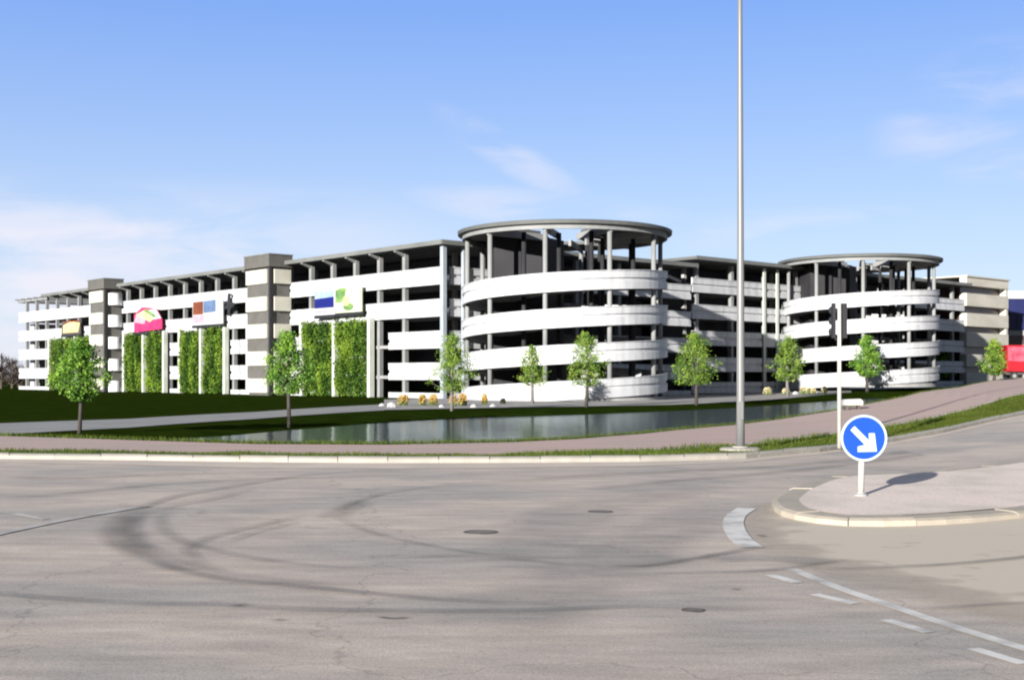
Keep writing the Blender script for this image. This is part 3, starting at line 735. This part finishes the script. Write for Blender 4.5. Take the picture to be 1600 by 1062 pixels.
# stair towers
def stair_tower(px_r, px_c, wdt, label, white):
    s0 = sA(px_r); P = A + U * s0; t = T(px_c)
    d = (P.x - t * P.y) / (V.x - t * V.y)
    O = P - V * d; fr = (O, U, V)
    rt = empty('stair_tower', tuple(O + Vector((0, 0, -.3)))); tag(rt, label, 'stair tower', 'square stair towers on the long wing')
    D = d - .4
    mb = MB(); mb.box(fr, .35, wdt - .1, .35, D, -.35, 13.2); o = mb.build('inner_wall', 'brown', rt); fixn(o)
    mb = MB(); mb.box(fr, .12, .45, .12, .45, -.35, 13.2); o = mb.build('corner_post', 'core', rt); fixn(o)
    mb = MB(); mb.box(fr, -.12, wdt + .12, -.12, D + .1, 13.22, 14.45); o = mb.build('roof_cap', 'brown', rt); fixn(o)
    mb = MB(); mb.box(fr, -.2, wdt + .2, -.2, D + .15, 14.47, 14.6); o = mb.build('coping', 'roof_edge', rt); fixn(o)
    for i in range(5):
        z1 = 13.0 - i * 2.88
        mb = MB(); mb.box(fr, .62, wdt, 0, .33, z1 - 1.5, z1); o = mb.build('panel', 'cream', rt); fixn(o)
        if white:
            mb = MB(); n_ = 8; pts = [O + U * (.0 - .9 * math.sin(PI * j / n_) * .5) + V * (.62 + (D - .62) * j / n_) + Vector((0, 0, z1 - 1.9)) for j in range(n_ + 1)]
            pts += [O + U * .33 + V * D + Vector((0, 0, z1 - 1.9)), O + U * .33 + V * .62 + Vector((0, 0, z1 - 1.9))]
            mb.prism(pts, (0, 0, 1.55)); o = mb.build('balcony', 'pale_panel', rt); fixn(o)
        else:
            mb = MB(); mb.box(fr, 0, .33, .62, D, z1 - 1.5, z1); o = mb.build('panel', 'cream', rt); fixn(o)
        if i < 4:
            mb = MB(); mb.box(fr, .46, wdt - .02, .18, .345, z1 - 2.85, z1 - 1.53); o = mb.build('spandrel', 'brown', rt); fixn(o)
    return rt
stair_tower(460, 421, 5.0, 'cream and brown striped stair tower, the nearer and taller looking one', False)
stair_tower(196, 163, 5.0, 'stair tower with curved pale balconies, the farther one on the left', True)

# block B and cream block C
dz = .85
B0 = A + V * 34.1; FB = (B0, V, U)
rB = empty('parking_garage', tuple(B0 + Vector((0, 0, 0)))); tag(rB, 'shaded white banded car park wing between the two round towers', 'car park')
LB = 58.6
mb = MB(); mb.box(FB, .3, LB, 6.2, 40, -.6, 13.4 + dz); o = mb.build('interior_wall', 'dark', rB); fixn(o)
for z in TOPS[:4]:
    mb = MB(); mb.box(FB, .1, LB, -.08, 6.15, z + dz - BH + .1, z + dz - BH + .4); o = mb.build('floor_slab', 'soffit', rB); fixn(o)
    segband(rB, FB, -.1, LB, z + dz)
segband(rB, FB, -.1, LB, .2 + dz, h=1.2)
columns(rB, FB, [1 + 6.1 * i for i in range(10)], -.5, 13.3 + dz)
columns(rB, FB, [4 + 8.2 * i for i in range(7)], -.5, 13.45 + dz, 'concrete', 4.2, 4.6)
columns(rB, FB, [12.5, 15.0], -.5, 13.3 + dz, 'frame_white', b0=-.5, b1=-.36, w_=.4)
mb = MB(); mb.box(FB, -.6, LB + .3, -1.25, 40, 13.52 + dz, 13.84 + dz); o = mb.build('roof', 'roof', rB); fixn(o)
mb = MB(); mb.box(FB, -.6, LB + .3, -1.33, -1.255, 13.50 + dz, 13.90 + dz); o = mb.build('roof_edge', 'roof_edge', rB); fixn(o)
C0 = A + V * 92.9; FC = (C0, V, U)
rC = empty('office_block', tuple(C0)); tag(rC, 'beige block with dark window strips at the right end behind the trees', 'building')
mb = MB(); mb.box(FC, .1, 12.0, .5, 30, -.6, 15.0); o = mb.build('wall', 'window_strip', rC); fixn(o)
zs = [EYE + (588 - q) * 175 / F for q in (436, 449, 460.5, 480, 491, 511, 521, 542, 554, 573, 582, 600)]
for i in range(0, 12, 2):
    mb = MB(); mb.box(FC, -.1, 12.1, -.6 + .0, .48, zs[i + 1], zs[i]); o = mb.build('panel_band', 'beige_panel', rC); fixn(o)
mb = MB(); mb.box(FC, 9.5, 12.15, -.62, .6, -.6, zs[4]); 
mb = MB(); mb.box(FC, 11.5, 12.12, -.50, .46, -.6, zs[0] - .1); o = mb.build('corner_pier', 'beige_panel', rC); fixn(o)
mb = MB(); mb.box(FC, -.3, 12.3, -.8, 30, zs[0] + .02, zs[0] + .22); o = mb.build('roof', 'cream', rC); fixn(o)

# spiral ramp towers
def polar(c, r, phi, z): return Vector((c[0] + r * math.cos(phi), c[1] + r * math.sin(phi), z))
def spiral(c, label):
    G = 'round spiral ramp towers of the car park'
    rt = empty('spiral_ramp_tower', (c[0], c[1], -.3)); tag(rt, label, 'ramp tower', G)
    Rr = 9.0; P = 2.93
    ztop = lambda ph: 2.1 - P + P * ph / (2 * PI)
    def helix(prof, f0, f1, nm, m_, smooth=False):
        n = int((f1 - f0) / (PI / 40)); rs = []
        for i in range(n + 1):
            ph = f0 + (f1 - f0) * i / n; zt = ztop(ph)
            rs.append([polar(c, r, ph, zt + z) for r, z in prof])
        mb = MB(); mb.rings(rs); o = mb.build(nm, m_, rt); fixn(o); return o
    prof = [(r_ * -1 if False else Rr - (b_ + .12) - .2, z) for b_, z in []]
    g = BH / 3; o_, i_ = Rr, Rr - .2
    h2 = -BH / 2
    prof = [(o_, -BH), (o_, h2 - .16), (o_ - .14, h2 - .12), (o_ - .14, h2 + .12), (o_, h2 + .16), (o_, -.06), (o_ + .06, -.06), (o_ + .06, 0), (i_, 0), (i_, -BH)]
    a0 = R(150)
    for k_ in range(4):
        f0 = a0 + 2 * PI * k_; f1 = a0 + 2 * PI * (k_ + 1) if k_ < 3 else R(60) + 2 * PI * 4
        helix(prof, max(f0, R(165)), f1, 'ramp_parapet', 'white_panel')
    # inner parapet and ramp deck
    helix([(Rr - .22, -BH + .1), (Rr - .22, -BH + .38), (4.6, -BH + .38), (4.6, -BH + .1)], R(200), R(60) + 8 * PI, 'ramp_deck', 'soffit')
    helix([(4.85, -BH + .39), (4.85, -.35), (4.65, -.35), (4.65, -BH + .39)], R(200), R(60) + 8 * PI, 'inner_parapet', 'concrete')
    base = None
    for k_ in range(10):
        ph = R(5 + 36 * k_)
        q = polar(c, 8.55, ph, 0)
        if base is None:
            mb = MB(); mb.lathe(q, [(.2, -.35), (.2, 13.85)], 12); base = mb.build('column', 'column', rt, True); q0 = q
        else:
            cc = base.copy(); C.objects.link(cc); cc.location = q - q0
    base = None
    for k_ in range(13):
        ph = R(12 + 27.7 * k_); q = polar(c, 4.3 if k_ % 2 else 6.1, ph, 0)
        if base is None:
            mb = MB(); mb.lathe(q, [(.2, -.35), (.2, 13.8)], 12); base = mb.build('inner_column', 'core', rt, True); q0 = q
        else:
            cc = base.copy(); C.objects.link(cc); cc.location = q - q0
    # dark lift core towards the left rear
    mb = MB(); mb.prism([polar(c, r, R(a), -.35) for r, a in ((6.4, 195), (2.2, 225), (1.2, 90), (6.6, 125), (7.2, 160))], (0, 0, 14.1)); o = mb.build('lift_core', 'core', rt); fixn(o)
    # ring roof: wide soffit on the right and rear left, open in the middle
    def ri(a):
        a = a % 360
        return 6.2 if 215 < a < 300 else (6.6 if 62 < a < 118 else 2.6)
    n = 72; top, bot = [], []
    rs = []
    for i in range(n + 1):
        a = 360 * i / n; inr = ri(a % 360)
        rs.append([polar(c, q, R(a), z) for q, z in ((9.38, 14.02), (9.42, 14.3), (9.2, 14.36), (inr, 14.3), (inr, 14.02))])
    mb = MB(); mb.rings(rs, cap=False); o = mb.build('roof_ring', 'roof', rt); fixn(o)
    mb = MB(); mb.rings([[polar(c, q, R(360 * i / n), z) for q, z in ((9.0, 13.62), (9.0, 14.01), (8.8, 14.01), (8.8, 13.62))] for i in range(n + 1)], cap=False); o = mb.build('ring_beam', 'column', rt); fixn(o)
    mb = MB()
    for a in (221, 257, 293, 329, 5, 41, 77, 113):
        d = polar((0, 0), 1, R(a), 0); pr = Vector((-d.y, d.x, 0)); O = Vector((c[0], c[1], 0))
        mb.box((O, d, pr), 2.6, 8.79, -.12, .12, 13.45, 14.0)
    mb.build('roof_beams', 'soffit', rt)
    # base wall of the drum
    mb = MB(); mb.rings([[polar(c, q, R(200 + 150 * i / 40), z) for q, z in ((8.75, -.5), (8.75, -.02 + 0), (8.55, -.02), (8.55, -.5))] for i in range(41)]); o = mb.build('plinth', 'concrete', rt); fixn(o)
    return rt
c1 = (4.62, 107.0)
r1 = spiral(c1, 'large round ramp tower with white spiral bands, nearest and in the middle')
r2 = copy_tree(r1); r2.location = (41.1, 144.0, -.3 + 1.0)
r2['label'] = 'smaller looking round ramp tower with white spiral bands, behind the round blue sign'
# plinth skirt of grey gravel lies under both towers (plaza sheet)

# ------------------------------------------------------------------ billboards on the long wing
def board(pl, pr, yt, yb, name, label, shapes, back='bill_white', outline=None, bfr=-1.0, dark=True):
    s0, s1 = sA(pr), sA(pl); sm = (s0 + s1) / 2; Y = A.y + U.y * sm + V.y * bfr; k = Y / F
    zt, zb = EYE + (588 - yt) * k, EYE + (588 - yb) * k
    rt = empty(name, tuple(A + U * s0 + V * bfr + Vector((0, 0, zb)))); tag(rt, label, 'billboard', 'advertising boards on the long wing')
    W = s1 - s0; H = zt - zb
    def P(u_, v_, b_): return A + U * (s1 - u_ * W) + V * b_ + Vector((0, 0, zb + v_ * H))   # u: 0 left .. 1 right
    mb = MB(); mb.prism([P(a, b_, bfr) for a, b_ in (outline or [(0, 0), (1, 0), (1, 1), (0, 1)])], V * .15); o = mb.build('board', back, rt); fixn(o)
    for i, (m_, pts) in enumerate(shapes):
        mb = MB(); mb.prism([P(a, b_, bfr - .02 - .012 * i) for a, b_ in pts], V * (.015 + .012 * i)); o = mb.build('picture', m_, rt); fixn(o)
    mb = MB()
    for u_ in (.2, .8): mb.box((P(u_, .5, bfr), U, V), -.08, .08, .16, .68 + (-.32 - bfr - .68) - .01, -H * .3, -H * .3 + .12)
    mb.build('mount', 'core', rt)
    if dark:
        mb = MB(); a, b_ = P(0, 0, bfr - .1), P(1, 0, bfr - .1)
        mb.prism([a + Vector((0, 0, -.32)), b_ + Vector((0, 0, -.32)), b_ + Vector((0, 0, -.02)), a + Vector((0, 0, -.02))], V * .35); o = mb.build('ledge', 'black', rt); fixn(o)
EL = lambda cx_, cy_, rx, ry, n=14, a0=0, a1=360: [(cx_ + rx * math.cos(R(a0 + (a1 - a0) * i / n)), cy_ + ry * math.sin(R(a0 + (a1 - a0) * i / n))) for i in range(n)]
board(505, 537, 455, 492, 'billboard', 'white billboard with a dark blue block and pale blue top', [('bill_sky', [(0, .72), (.9, .72), (.9, 1), (0, 1)]), ('bill_blue', [(0, .30), (.93, .30), (.93, .74), (0, .70)]), ('bill_rose', [(.05, .10), (.62, .12), (.62, .2), (.05, .18)])])
board(538, 578, 448, 488, 'billboard', 'pale green billboard with a dark green blot, right of the blue one', [('bill_green', [(0, .42), (.22, .40), (.36, .62), (.42, .95), (.2, .98), (0, .9)]), ('bill_green', EL(.5, .22, .2, .14)), ('bill_yellow', EL(.42, .45, .13, .2))], 'bill_pale')
board(221, 264, 483, 518, 'billboard', 'pink billboard with a pale yellow leaf shape across it', [('bill_rose', [(0, .45), (.4, .35), (.45, .75), (.1, .85)]), ('bill_white', [(.55, .5), (1, .55), (.8, 1), (.45, .95)]), ('bill_yellow', [(.1, .8), (.35, .95), (.75, .55), (.6, .42), (.35, .6)]), ('bill_green', [(.35, .98), (.5, 1), (.82, .68), (.76, .6), (.5, .82)])], 'bill_pink', [(0, 0), (1, .08), (1, .52), (.8, 1.0), (.3, 1.12), (0, .8)])
board(313, 360, 470, 507, 'billboard', 'white billboard with a rust brown square and slate blue square', [('bill_brown', [(.02, .45), (.36, .45), (.36, 1), (.02, 1)]), ('bill_slate', [(.38, .5), (.78, .52), (.78, 1.02), (.38, 1.0)]), ('bill_rose', [(.02, .1), (.4, .1), (.4, .42), (.02, .42)])], dark=True)
board(107, 136, 501, 522, 'billboard', 'small yellow ochre billboard left of the farther stair tower', [('bill_yellow', [(.08, .12), (.9, .12), (1, .8), (.5, .95), (.1, .7)]), ('bill_brown', [(.1, .9), (.95, .9), (.95, 1), (.1, 1)])], 'iron')
# black aeroplane shaped figure
s0 = sA(366); Y = A.y + U.y * s0; k = Y / F; zc_ = EYE + (588 - 480) * k
O = A + U * s0 - V * .75
rt = empty('wall_emblem', tuple(O + Vector((0, 0, zc_)))); tag(rt, 'black aeroplane shaped emblem on the white band beside the stair tower', 'emblem')
shape = [(-.1, 1.6), (.25, 1.5), (.3, .55), (1.15, .45), (1.25, .1), (.45, -.2), (.1, -1.0), (-.2, -1.0), (-.25, -.15), (-1.0, -.25), (-1.05, .05), (-.3, .4)]
mb = MB(); mb.prism([O - U * a + Vector((0, 0, zc_ + b_)) for a, b_ in shape], V * .15); o = mb.build('figure', 'black', rt); fixn(o)
mb = MB(); mb.box((O, U, V), -.06, .06, .152, .41, zc_ + .3, zc_ + .4); mb.build('mount', 'core', rt)

# ------------------------------------------------------------------ far right: navy hall and red lorry
FY = Vector((1, 0, 0)); FZ = Vector((0, 1, 0)); Yh = 195; k = Yh / F
x0 = T(1572) * Yh; fr = (Vector((x0, Yh, 0)), FY, FZ)
zq = lambda y: EYE + (588 - y) * k
rt = empty('warehouse', (x0, Yh, 0)); tag(rt, 'navy blue hall with a white roof edge at the far right', 'building')
mb = MB(); mb.box(fr, 0, 40, 0, 30, -.5, zq(516)); o = mb.build('wall', 'concrete', rt); fixn(o)
mb = MB(); mb.box(fr, -.05, 40, -.15, 30, zq(515.5), zq(467)); 
for i in range(30): mb.box(fr, i * 1.3 + .3, i * 1.3 + .5, -.22, -.16, zq(515), zq(468))
o = mb.build('cladding', 'navy', rt); fixn(o)
mb = MB(); mb.box(fr, -.3, 40.3, -.5, 30.3, zq(466.8), zq(455)); o = mb.build('roof', 'white_panel', rt); fixn(o)
mb = MB(); mb.box(fr, .5, 39, -.12, -.02, zq(538), zq(524)); o = mb.build('window', 'window_strip', rt); fixn(o)
Yt = 137; k = Yt / F; x0 = T(1573) * Yt; zg = hz(x0 + 2, Yt); fr = (Vector((x0, Yt, zg)), FY, FZ)
rt = empty('truck', (x0, Yt, zg)); tag(rt, 'red box lorry parked at the right edge of the picture', 'lorry')
H0 = EYE + (588 - 539) * k - zg
mb = MB(); mb.box(fr, 0, 5.6, 0, 2.3, .95, H0); o = mb.build('cargo_box', 'red', rt); fixn(o)
mb = MB(); mb.prism([Vector((x0 + a, Yt - .02, zg + b_)) for a, b_ in ((.15, H0 * .55), (5.4, H0 * .5), (5.4, H0 - .25), (.15, H0 - .2))], (0, .018, 0)); o = mb.build('side_panel', 'red_pink', rt); fixn(o)
mb = MB(); mb.extr((Vector((x0 + 5.7, Yt + .02, zg)), FZ, FY), 0, 2.2, [(0, .6), (0, H0 - .7), (1.2, H0 - .8), (1.7, 1.9), (1.9, 1.7), (1.9, .6)]); o = mb.build('cab', 'red', rt); fixn(o)
mb = MB(); mb.box(fr, .1, 7.3, .5, 1.8, .6, .93); o = mb.build('chassis', 'iron', rt); fixn(o)
for q in (.9, 6.6):
    for b_ in (.05, 2.0):
        mb = MB(); mb.prism([Vector((x0 + q + .45 * math.cos(2 * PI * i / 20), Yt + b_, zg + .45 + .45 * math.sin(2 * PI * i / 20))) for i in range(20)], (0, .28, 0)); wl = mb.build('wheel', 'tyre', rt); fixn(wl)
        mb = MB(); mb.prism([Vector((x0 + q + .22 * math.cos(2 * PI * i / 16), Yt + b_ - .02, zg + .45 + .22 * math.sin(2 * PI * i / 16))) for i in range(16)], (0, .015, 0)); mb.build('hub', 'column', wl)

# ------------------------------------------------------------------ trees
def tree(px, ybase, ytop, ycb, px0, px1, label, leafm='leaf', barkm='bark', zoff=None, dens=1.0, seed=0, shape='oval', Yfix=None, split=False):
    random.seed(seed + px)
    if Yfix: Y = Yfix
    else:
        Y = interp(pathF, px) + 1.0
        while Y < 170:
            if HOR + F * (EYE - hz(T(px) * Y, Y)) / Y <= ybase: break
            Y += .1
    x = T(px) * Y; zg = hz(x, Y); k = Y / F
    zt = EYE + (588 - ytop) * k; zb = EYE + (588 - ycb) * k; hw = (px1 - px0) / 2 * k; cxo = ((px0 + px1) / 2 - px) * k
    rt = empty('street_tree', (x, Y, zg)); tag(rt, label, 'tree', 'young street trees in front of the car park')
    H = zt - zb; base = Vector((x, Y, zg))
    mb = MB(); lean = random.uniform(-.1, .1)
    nb = 34
    tr = [Vector((x, Y, zg - .1)), Vector((x + lean * .5, Y, zg + (zb - zg) * .6)), Vector((x + lean, Y, zb + H * .2)), Vector((x + lean + cxo * .6, Y + .05, zb + H * .55)), Vector((x + cxo, Y, zb + H * .85))]
    r0 = 3.0 * k if px < 600 else 2.5 * k
    mb.tube(tr, [r0 * 1.15, r0, r0 * .8, r0 * .4, r0 * .12], 10)
    cl = []
    for i in range(nb):
        f = (i + .5) / nb; a = i * 2.4 + random.uniform(-.3, .3)
        zz = zb + H * (.06 + .88 * f)
        env = min(1, (f + .12) / .30) ** .6 * (1 - max(0, f - .30) / .74) ** .75
        rad = hw * env * random.uniform(.7, 1.3)
        st = Vector((x + lean + cxo * f * .6, Y, max(zb - .1, zz - rad * .55))); en = Vector((x + cxo + math.cos(a) * rad, Y + math.sin(a) * rad, zz))
        mid = st.lerp(en, .5) + Vector((0, 0, -.08 * rad))
        mb.tube([st, mid, en], [r0 * .3, r0 * .18, r0 * .06], 5)
        cl.append((en, random.uniform(.20, .34) * min(hw, H * .3) * 1.0)); cl.append((mid, random.uniform(.16, .26) * hw))
        if random.random() < .5: cl.append((st.lerp(en, .8) + Vector((random.gauss(0, .15), random.gauss(0, .15), random.gauss(0, .2))) * hw, .22 * hw))
    trunk = mb.build('trunk', barkm, rt, True)
    mb = MB(); n = int(5200 * dens); ls = max(.055, 1.35 * k)
    for _ in range(n):
        c_, r_ = random.choice(cl)
        p = c_ + Vector((random.gauss(0, 1), random.gauss(0, 1), random.gauss(0, .8))) * r_ * .62
        if p.z > zt + .05 or p.z < zb - .1: continue
        leafquad(mb, p, random.uniform(.6, 1.15) * ls * 1.25)
    mb.build('crown', leafm, rt)
tree(124, 678, 527, 622, 88, 160, 'broad green street tree at the far left, dark trunk at the grass edge', 'leaf_dark', seed=1, dens=.7)
tree(452, 668, 515, 612, 417, 483, 'street tree with a dark trunk in front of the striped stair tower', 'leaf_dark', seed=2, dens=.85)
tree(706, 642, 520, 612, 675, 738, 'pale airy street tree left of the nearer round tower, among yellow bushes', 'leaf', 'bark_grey', seed=3, dens=.75)
tree(832, 631, 538, 602, 811, 853, 'smallest sparse pale tree before the left half of the nearer round tower', 'leaf', 'bark_grey', seed=4, dens=.5)
tree(916, 636, 518, 602, 888, 942, 'green street tree before the right half of the nearer round tower', 'leaf', seed=5, dens=.8)
tree(1088, 633, 519, 600, 1057, 1118, 'round crowned street tree in front of the shaded wing, left of the tall mast', 'leaf', seed=6, dens=.9)
tree(1231, 621, 524, 594, 1209, 1253, 'slender pale tree between the tall mast and the farther round tower', 'leaf', 'bark_grey', seed=7, dens=.6)
tree(1355, 612, 524, 588, 1335, 1374, 'dense bright green tree directly above the round blue sign', 'leaf_dark', seed=8, dens=.9)
tree(1464, 601, 528, 592, 1443, 1484, 'bushy tree at the right edge of the farther round tower', 'leaf_dark', seed=9, dens=.9)
tree(1553, 596, 529, 585, 1536, 1570, 'small bright tree in front of the beige block at the right', 'leaf', seed=10, dens=.8)

# bare trees at the far left
def bare(px, ytop, Y, seed, label):
    random.seed(seed); x = T(px) * Y; zg = -.3; H = EYE + (588 - ytop) * Y / F - zg
    rt = empty('bare_tree', (x, Y, zg)); tag(rt, label, 'tree', 'bare trees beyond the left end of the car park')
    mb = MB(); tw = MB()
    mb.tube([(x, Y, zg - .1), (x + .1, Y, zg + H * .4), (x, Y, zg + H * .8)], [.25, .18, .05], 8)
    for i in range(46):
        f = random.uniform(.05, .85); a = random.uniform(0, 2 * PI); L_ = H * random.uniform(.2, .42) * (1.1 - f * .6)
        s = Vector((x, Y, zg + H * f * .8)); e = s + Vector((math.cos(a) * L_ * .8, math.sin(a) * L_ * .8, L_ * .6))
        mb.tube([s, s.lerp(e, .5) + Vector((0, 0, -.1)), e], [.08, .05, .02], 5)
        for q in range(26):
            p = s.lerp(e, random.uniform(.2, 1)); d = Vector((random.gauss(0, 1), random.gauss(0, 1), random.gauss(.5, .8))).normalized() * random.uniform(.5, 1.4)
            sd_ = Vector((random.gauss(0, 1), random.gauss(0, 1), 0)).normalized() * .035
            n = len(tw.v); tw.v += [tuple(p - sd_), tuple(p + sd_), tuple(p + d)]; tw.f.append((n, n + 1, n + 2))
    mb.build('trunk', 'twig', rt); tw.build('crown', 'twig', rt)
for i, (px, yt, Y, lb) in enumerate(((2, 538, 196, 'leafless brown tree touching the left picture edge'), (19, 548, 204, 'leafless brown tree next to the left end of the long wing'), (-22, 534, 190, 'leafless tree just beyond the left picture edge'), (30, 566, 212, 'lowest leafless brown tree peeping out behind the wing end'))):
    bare(px, yt, Y, 30 + i, lb)

# ------------------------------------------------------------------ flowering bushes and stones on the plaza
def bush(px, yt, yb, wpx, label, fm, gm='bush', grp='yellow flowering bushes on the plaza', seed=0):
    random.seed(px + seed); Y = 66.0
    while HOR + F * (EYE - hz(T(px) * Y, Y)) / Y > yb and Y < 126: Y += .1
    x = T(px) * Y; zg = hz(x, Y); k = Y / F; H = (yb - yt) * k * .82; W = wpx * k / 2
    rt = empty('flowering_bush', (x, Y, zg)); tag(rt, label, 'bush', grp)
    st, lf, fl = MB(), MB(), MB()
    for i in range(9):
        a = i * .7; e = Vector((x + math.cos(a) * W * .7, Y + math.sin(a) * W * .7, zg + H * .8)); st.tube([(x, Y, zg - .05), ((x + e.x) / 2, (Y + e.y) / 2, zg + H * .5), e], [.02, .015, .008], 4)
    for i in range(520):
        a = random.uniform(0, 2 * PI); r_ = W * math.sqrt(random.random()); z = random.random()
        r_ *= (.65 + .5 * math.sin(PI * z ** .8))
        p = Vector((x + r_ * math.cos(a), Y + r_ * math.sin(a), zg + z * H))
        leafquad(fl if z > random.uniform(.15, .6) else lf, p, random.uniform(.04, .09))
    st.build('stems', 'bark', rt); lf.build('leaves', gm, rt); fl.build('blossom', fm, rt)
for px, yt, yb, wp, lb in ((630, 613, 634, 17, 'orange yellow bush, leftmost of the row by the long wing'), (660, 613, 634, 12, 'yellow bush left of a touching twin, near the tree'), (677, 612, 634, 14, 'yellow bush touching the foot of the airy tree from the left'),
                           (708, 613, 635, 12, 'orange brown bush right at the trunk of the airy tree'), (723, 611, 634, 14, 'orange bush just right of the airy tree trunk'), (757, 612, 633, 9, 'tall narrow yellow bush, rightmost in front of the nearer round tower')):
    bush(px, yt, yb, wp, lb, 'flower')
for px, yt, yb, wp, lb in ((1199, 597, 612, 12, 'pale yellow bush nearest to the tall mast'), (1228, 600, 612, 11, 'pale bush at the foot of the slender tree'), (1257, 597, 611, 14, 'pale yellow bush before the farther round tower, middle of three'), (1270, 599, 611, 9, 'small pale bush pressed against a larger pale one'), (1288, 595, 609, 8, 'small greenish bush beside the traffic signal post')):
    bush(px, yt, yb, wp, lb, 'flower_pale')
bush(786, 621, 631, 8, 'small dark bush alone in front of the nearer round tower', 'bush_dark', 'bush_dark')
def stone(px, yb, wpx, label, seed):
    random.seed(seed); Y = 66.0
    while HOR + F * (EYE - hz(T(px) * Y, Y)) / Y > yb and Y < 126: Y += .1
    x = T(px) * Y; zg = hz(x, Y) + .02; k = Y / F; W = wpx * k / 2
    mb = MB(); rs = []
    off = [[random.uniform(.75, 1.15) for _ in range(9)] for _ in range(4)]
    for (f, z), of in zip(((1, -.05), (1.05, .3), (.8, .7), (.25, .95)), off):
        rs.append([Vector((x + W * f * q * math.cos(2 * PI * i / 9), Y + W * .7 * f * q * math.sin(2 * PI * i / 9), zg + z * W * 1.1)) for i, q in enumerate(of)])
    mb.rings(rs); o = mb.build('boulder', 'stone', off=Vector((x, Y, zg))); o.location = (x, Y, zg); fixn(o); tag(o, label, 'boulder', 'grey boulders lying on the plaza edge')
for i, (px, yb, wp, lb) in enumerate(((612, 637, 16, 'largest pale boulder at the left tip of the plaza'), (597, 635, 9, 'pale boulder left of the largest one'), (690, 637, 9, 'grey boulder left of the airy tree trunk'), (740, 637, 10, 'grey boulder between orange bush and narrow yellow bush'),
                                      (770, 636, 9, 'grey boulder right of the narrow yellow bush'), (1243, 614, 9, 'grey boulder right of the slender tree'), (1278, 613, 8, 'grey boulder left of the traffic signal post'))):
    stone(px, yb, wp, lb, 50 + i)

# ------------------------------------------------------------------ grass blades along the verge and path edges
random.seed(77); mb = MB()
def blade(x, y, z, h):
    a = random.uniform(0, PI); wv = Vector((math.cos(a), math.sin(a), 0)) * random.uniform(.006, .014)
    tip = Vector((random.gauss(0, .03), random.gauss(0, .03), h)); p = Vector((x, y, z)); n = len(mb.v)
    mb.v += [tuple(p - wv), tuple(p + wv), tuple(p + tip)]; mb.f.append((n, n + 1, n + 2))
for _ in range(30000):
    px = random.uniform(-60, 1640); f = random.uniform(-.05, 1.05)
    ya, yb = interp(kerbM, px), interp(pathN, px); y = ya + (yb - ya) * f; x = T(px) * y
    if (x - 5.03) ** 2 + (y - 26.9) ** 2 < .3: continue
    cl_ = mnoise.noise(Vector((x * .8, y * .8, 0)))
    if cl_ < -.35: continue
    blade(x, y, fX(x) + .05, random.uniform(.04, .10) * (1.1 + cl_))
for _ in range(9000):
    px = random.uniform(-60, 1640); y = interp(pathF, px) + abs(random.gauss(0, .35)); x = T(px) * y
    blade(x, y, hz(x, y) - .01, random.uniform(.05, .14))
g_ = mb.build('grass', 'blade'); g_['kind'] = 'stuff'
# thin air towards the far end is not visible in the photograph, so no haze is built
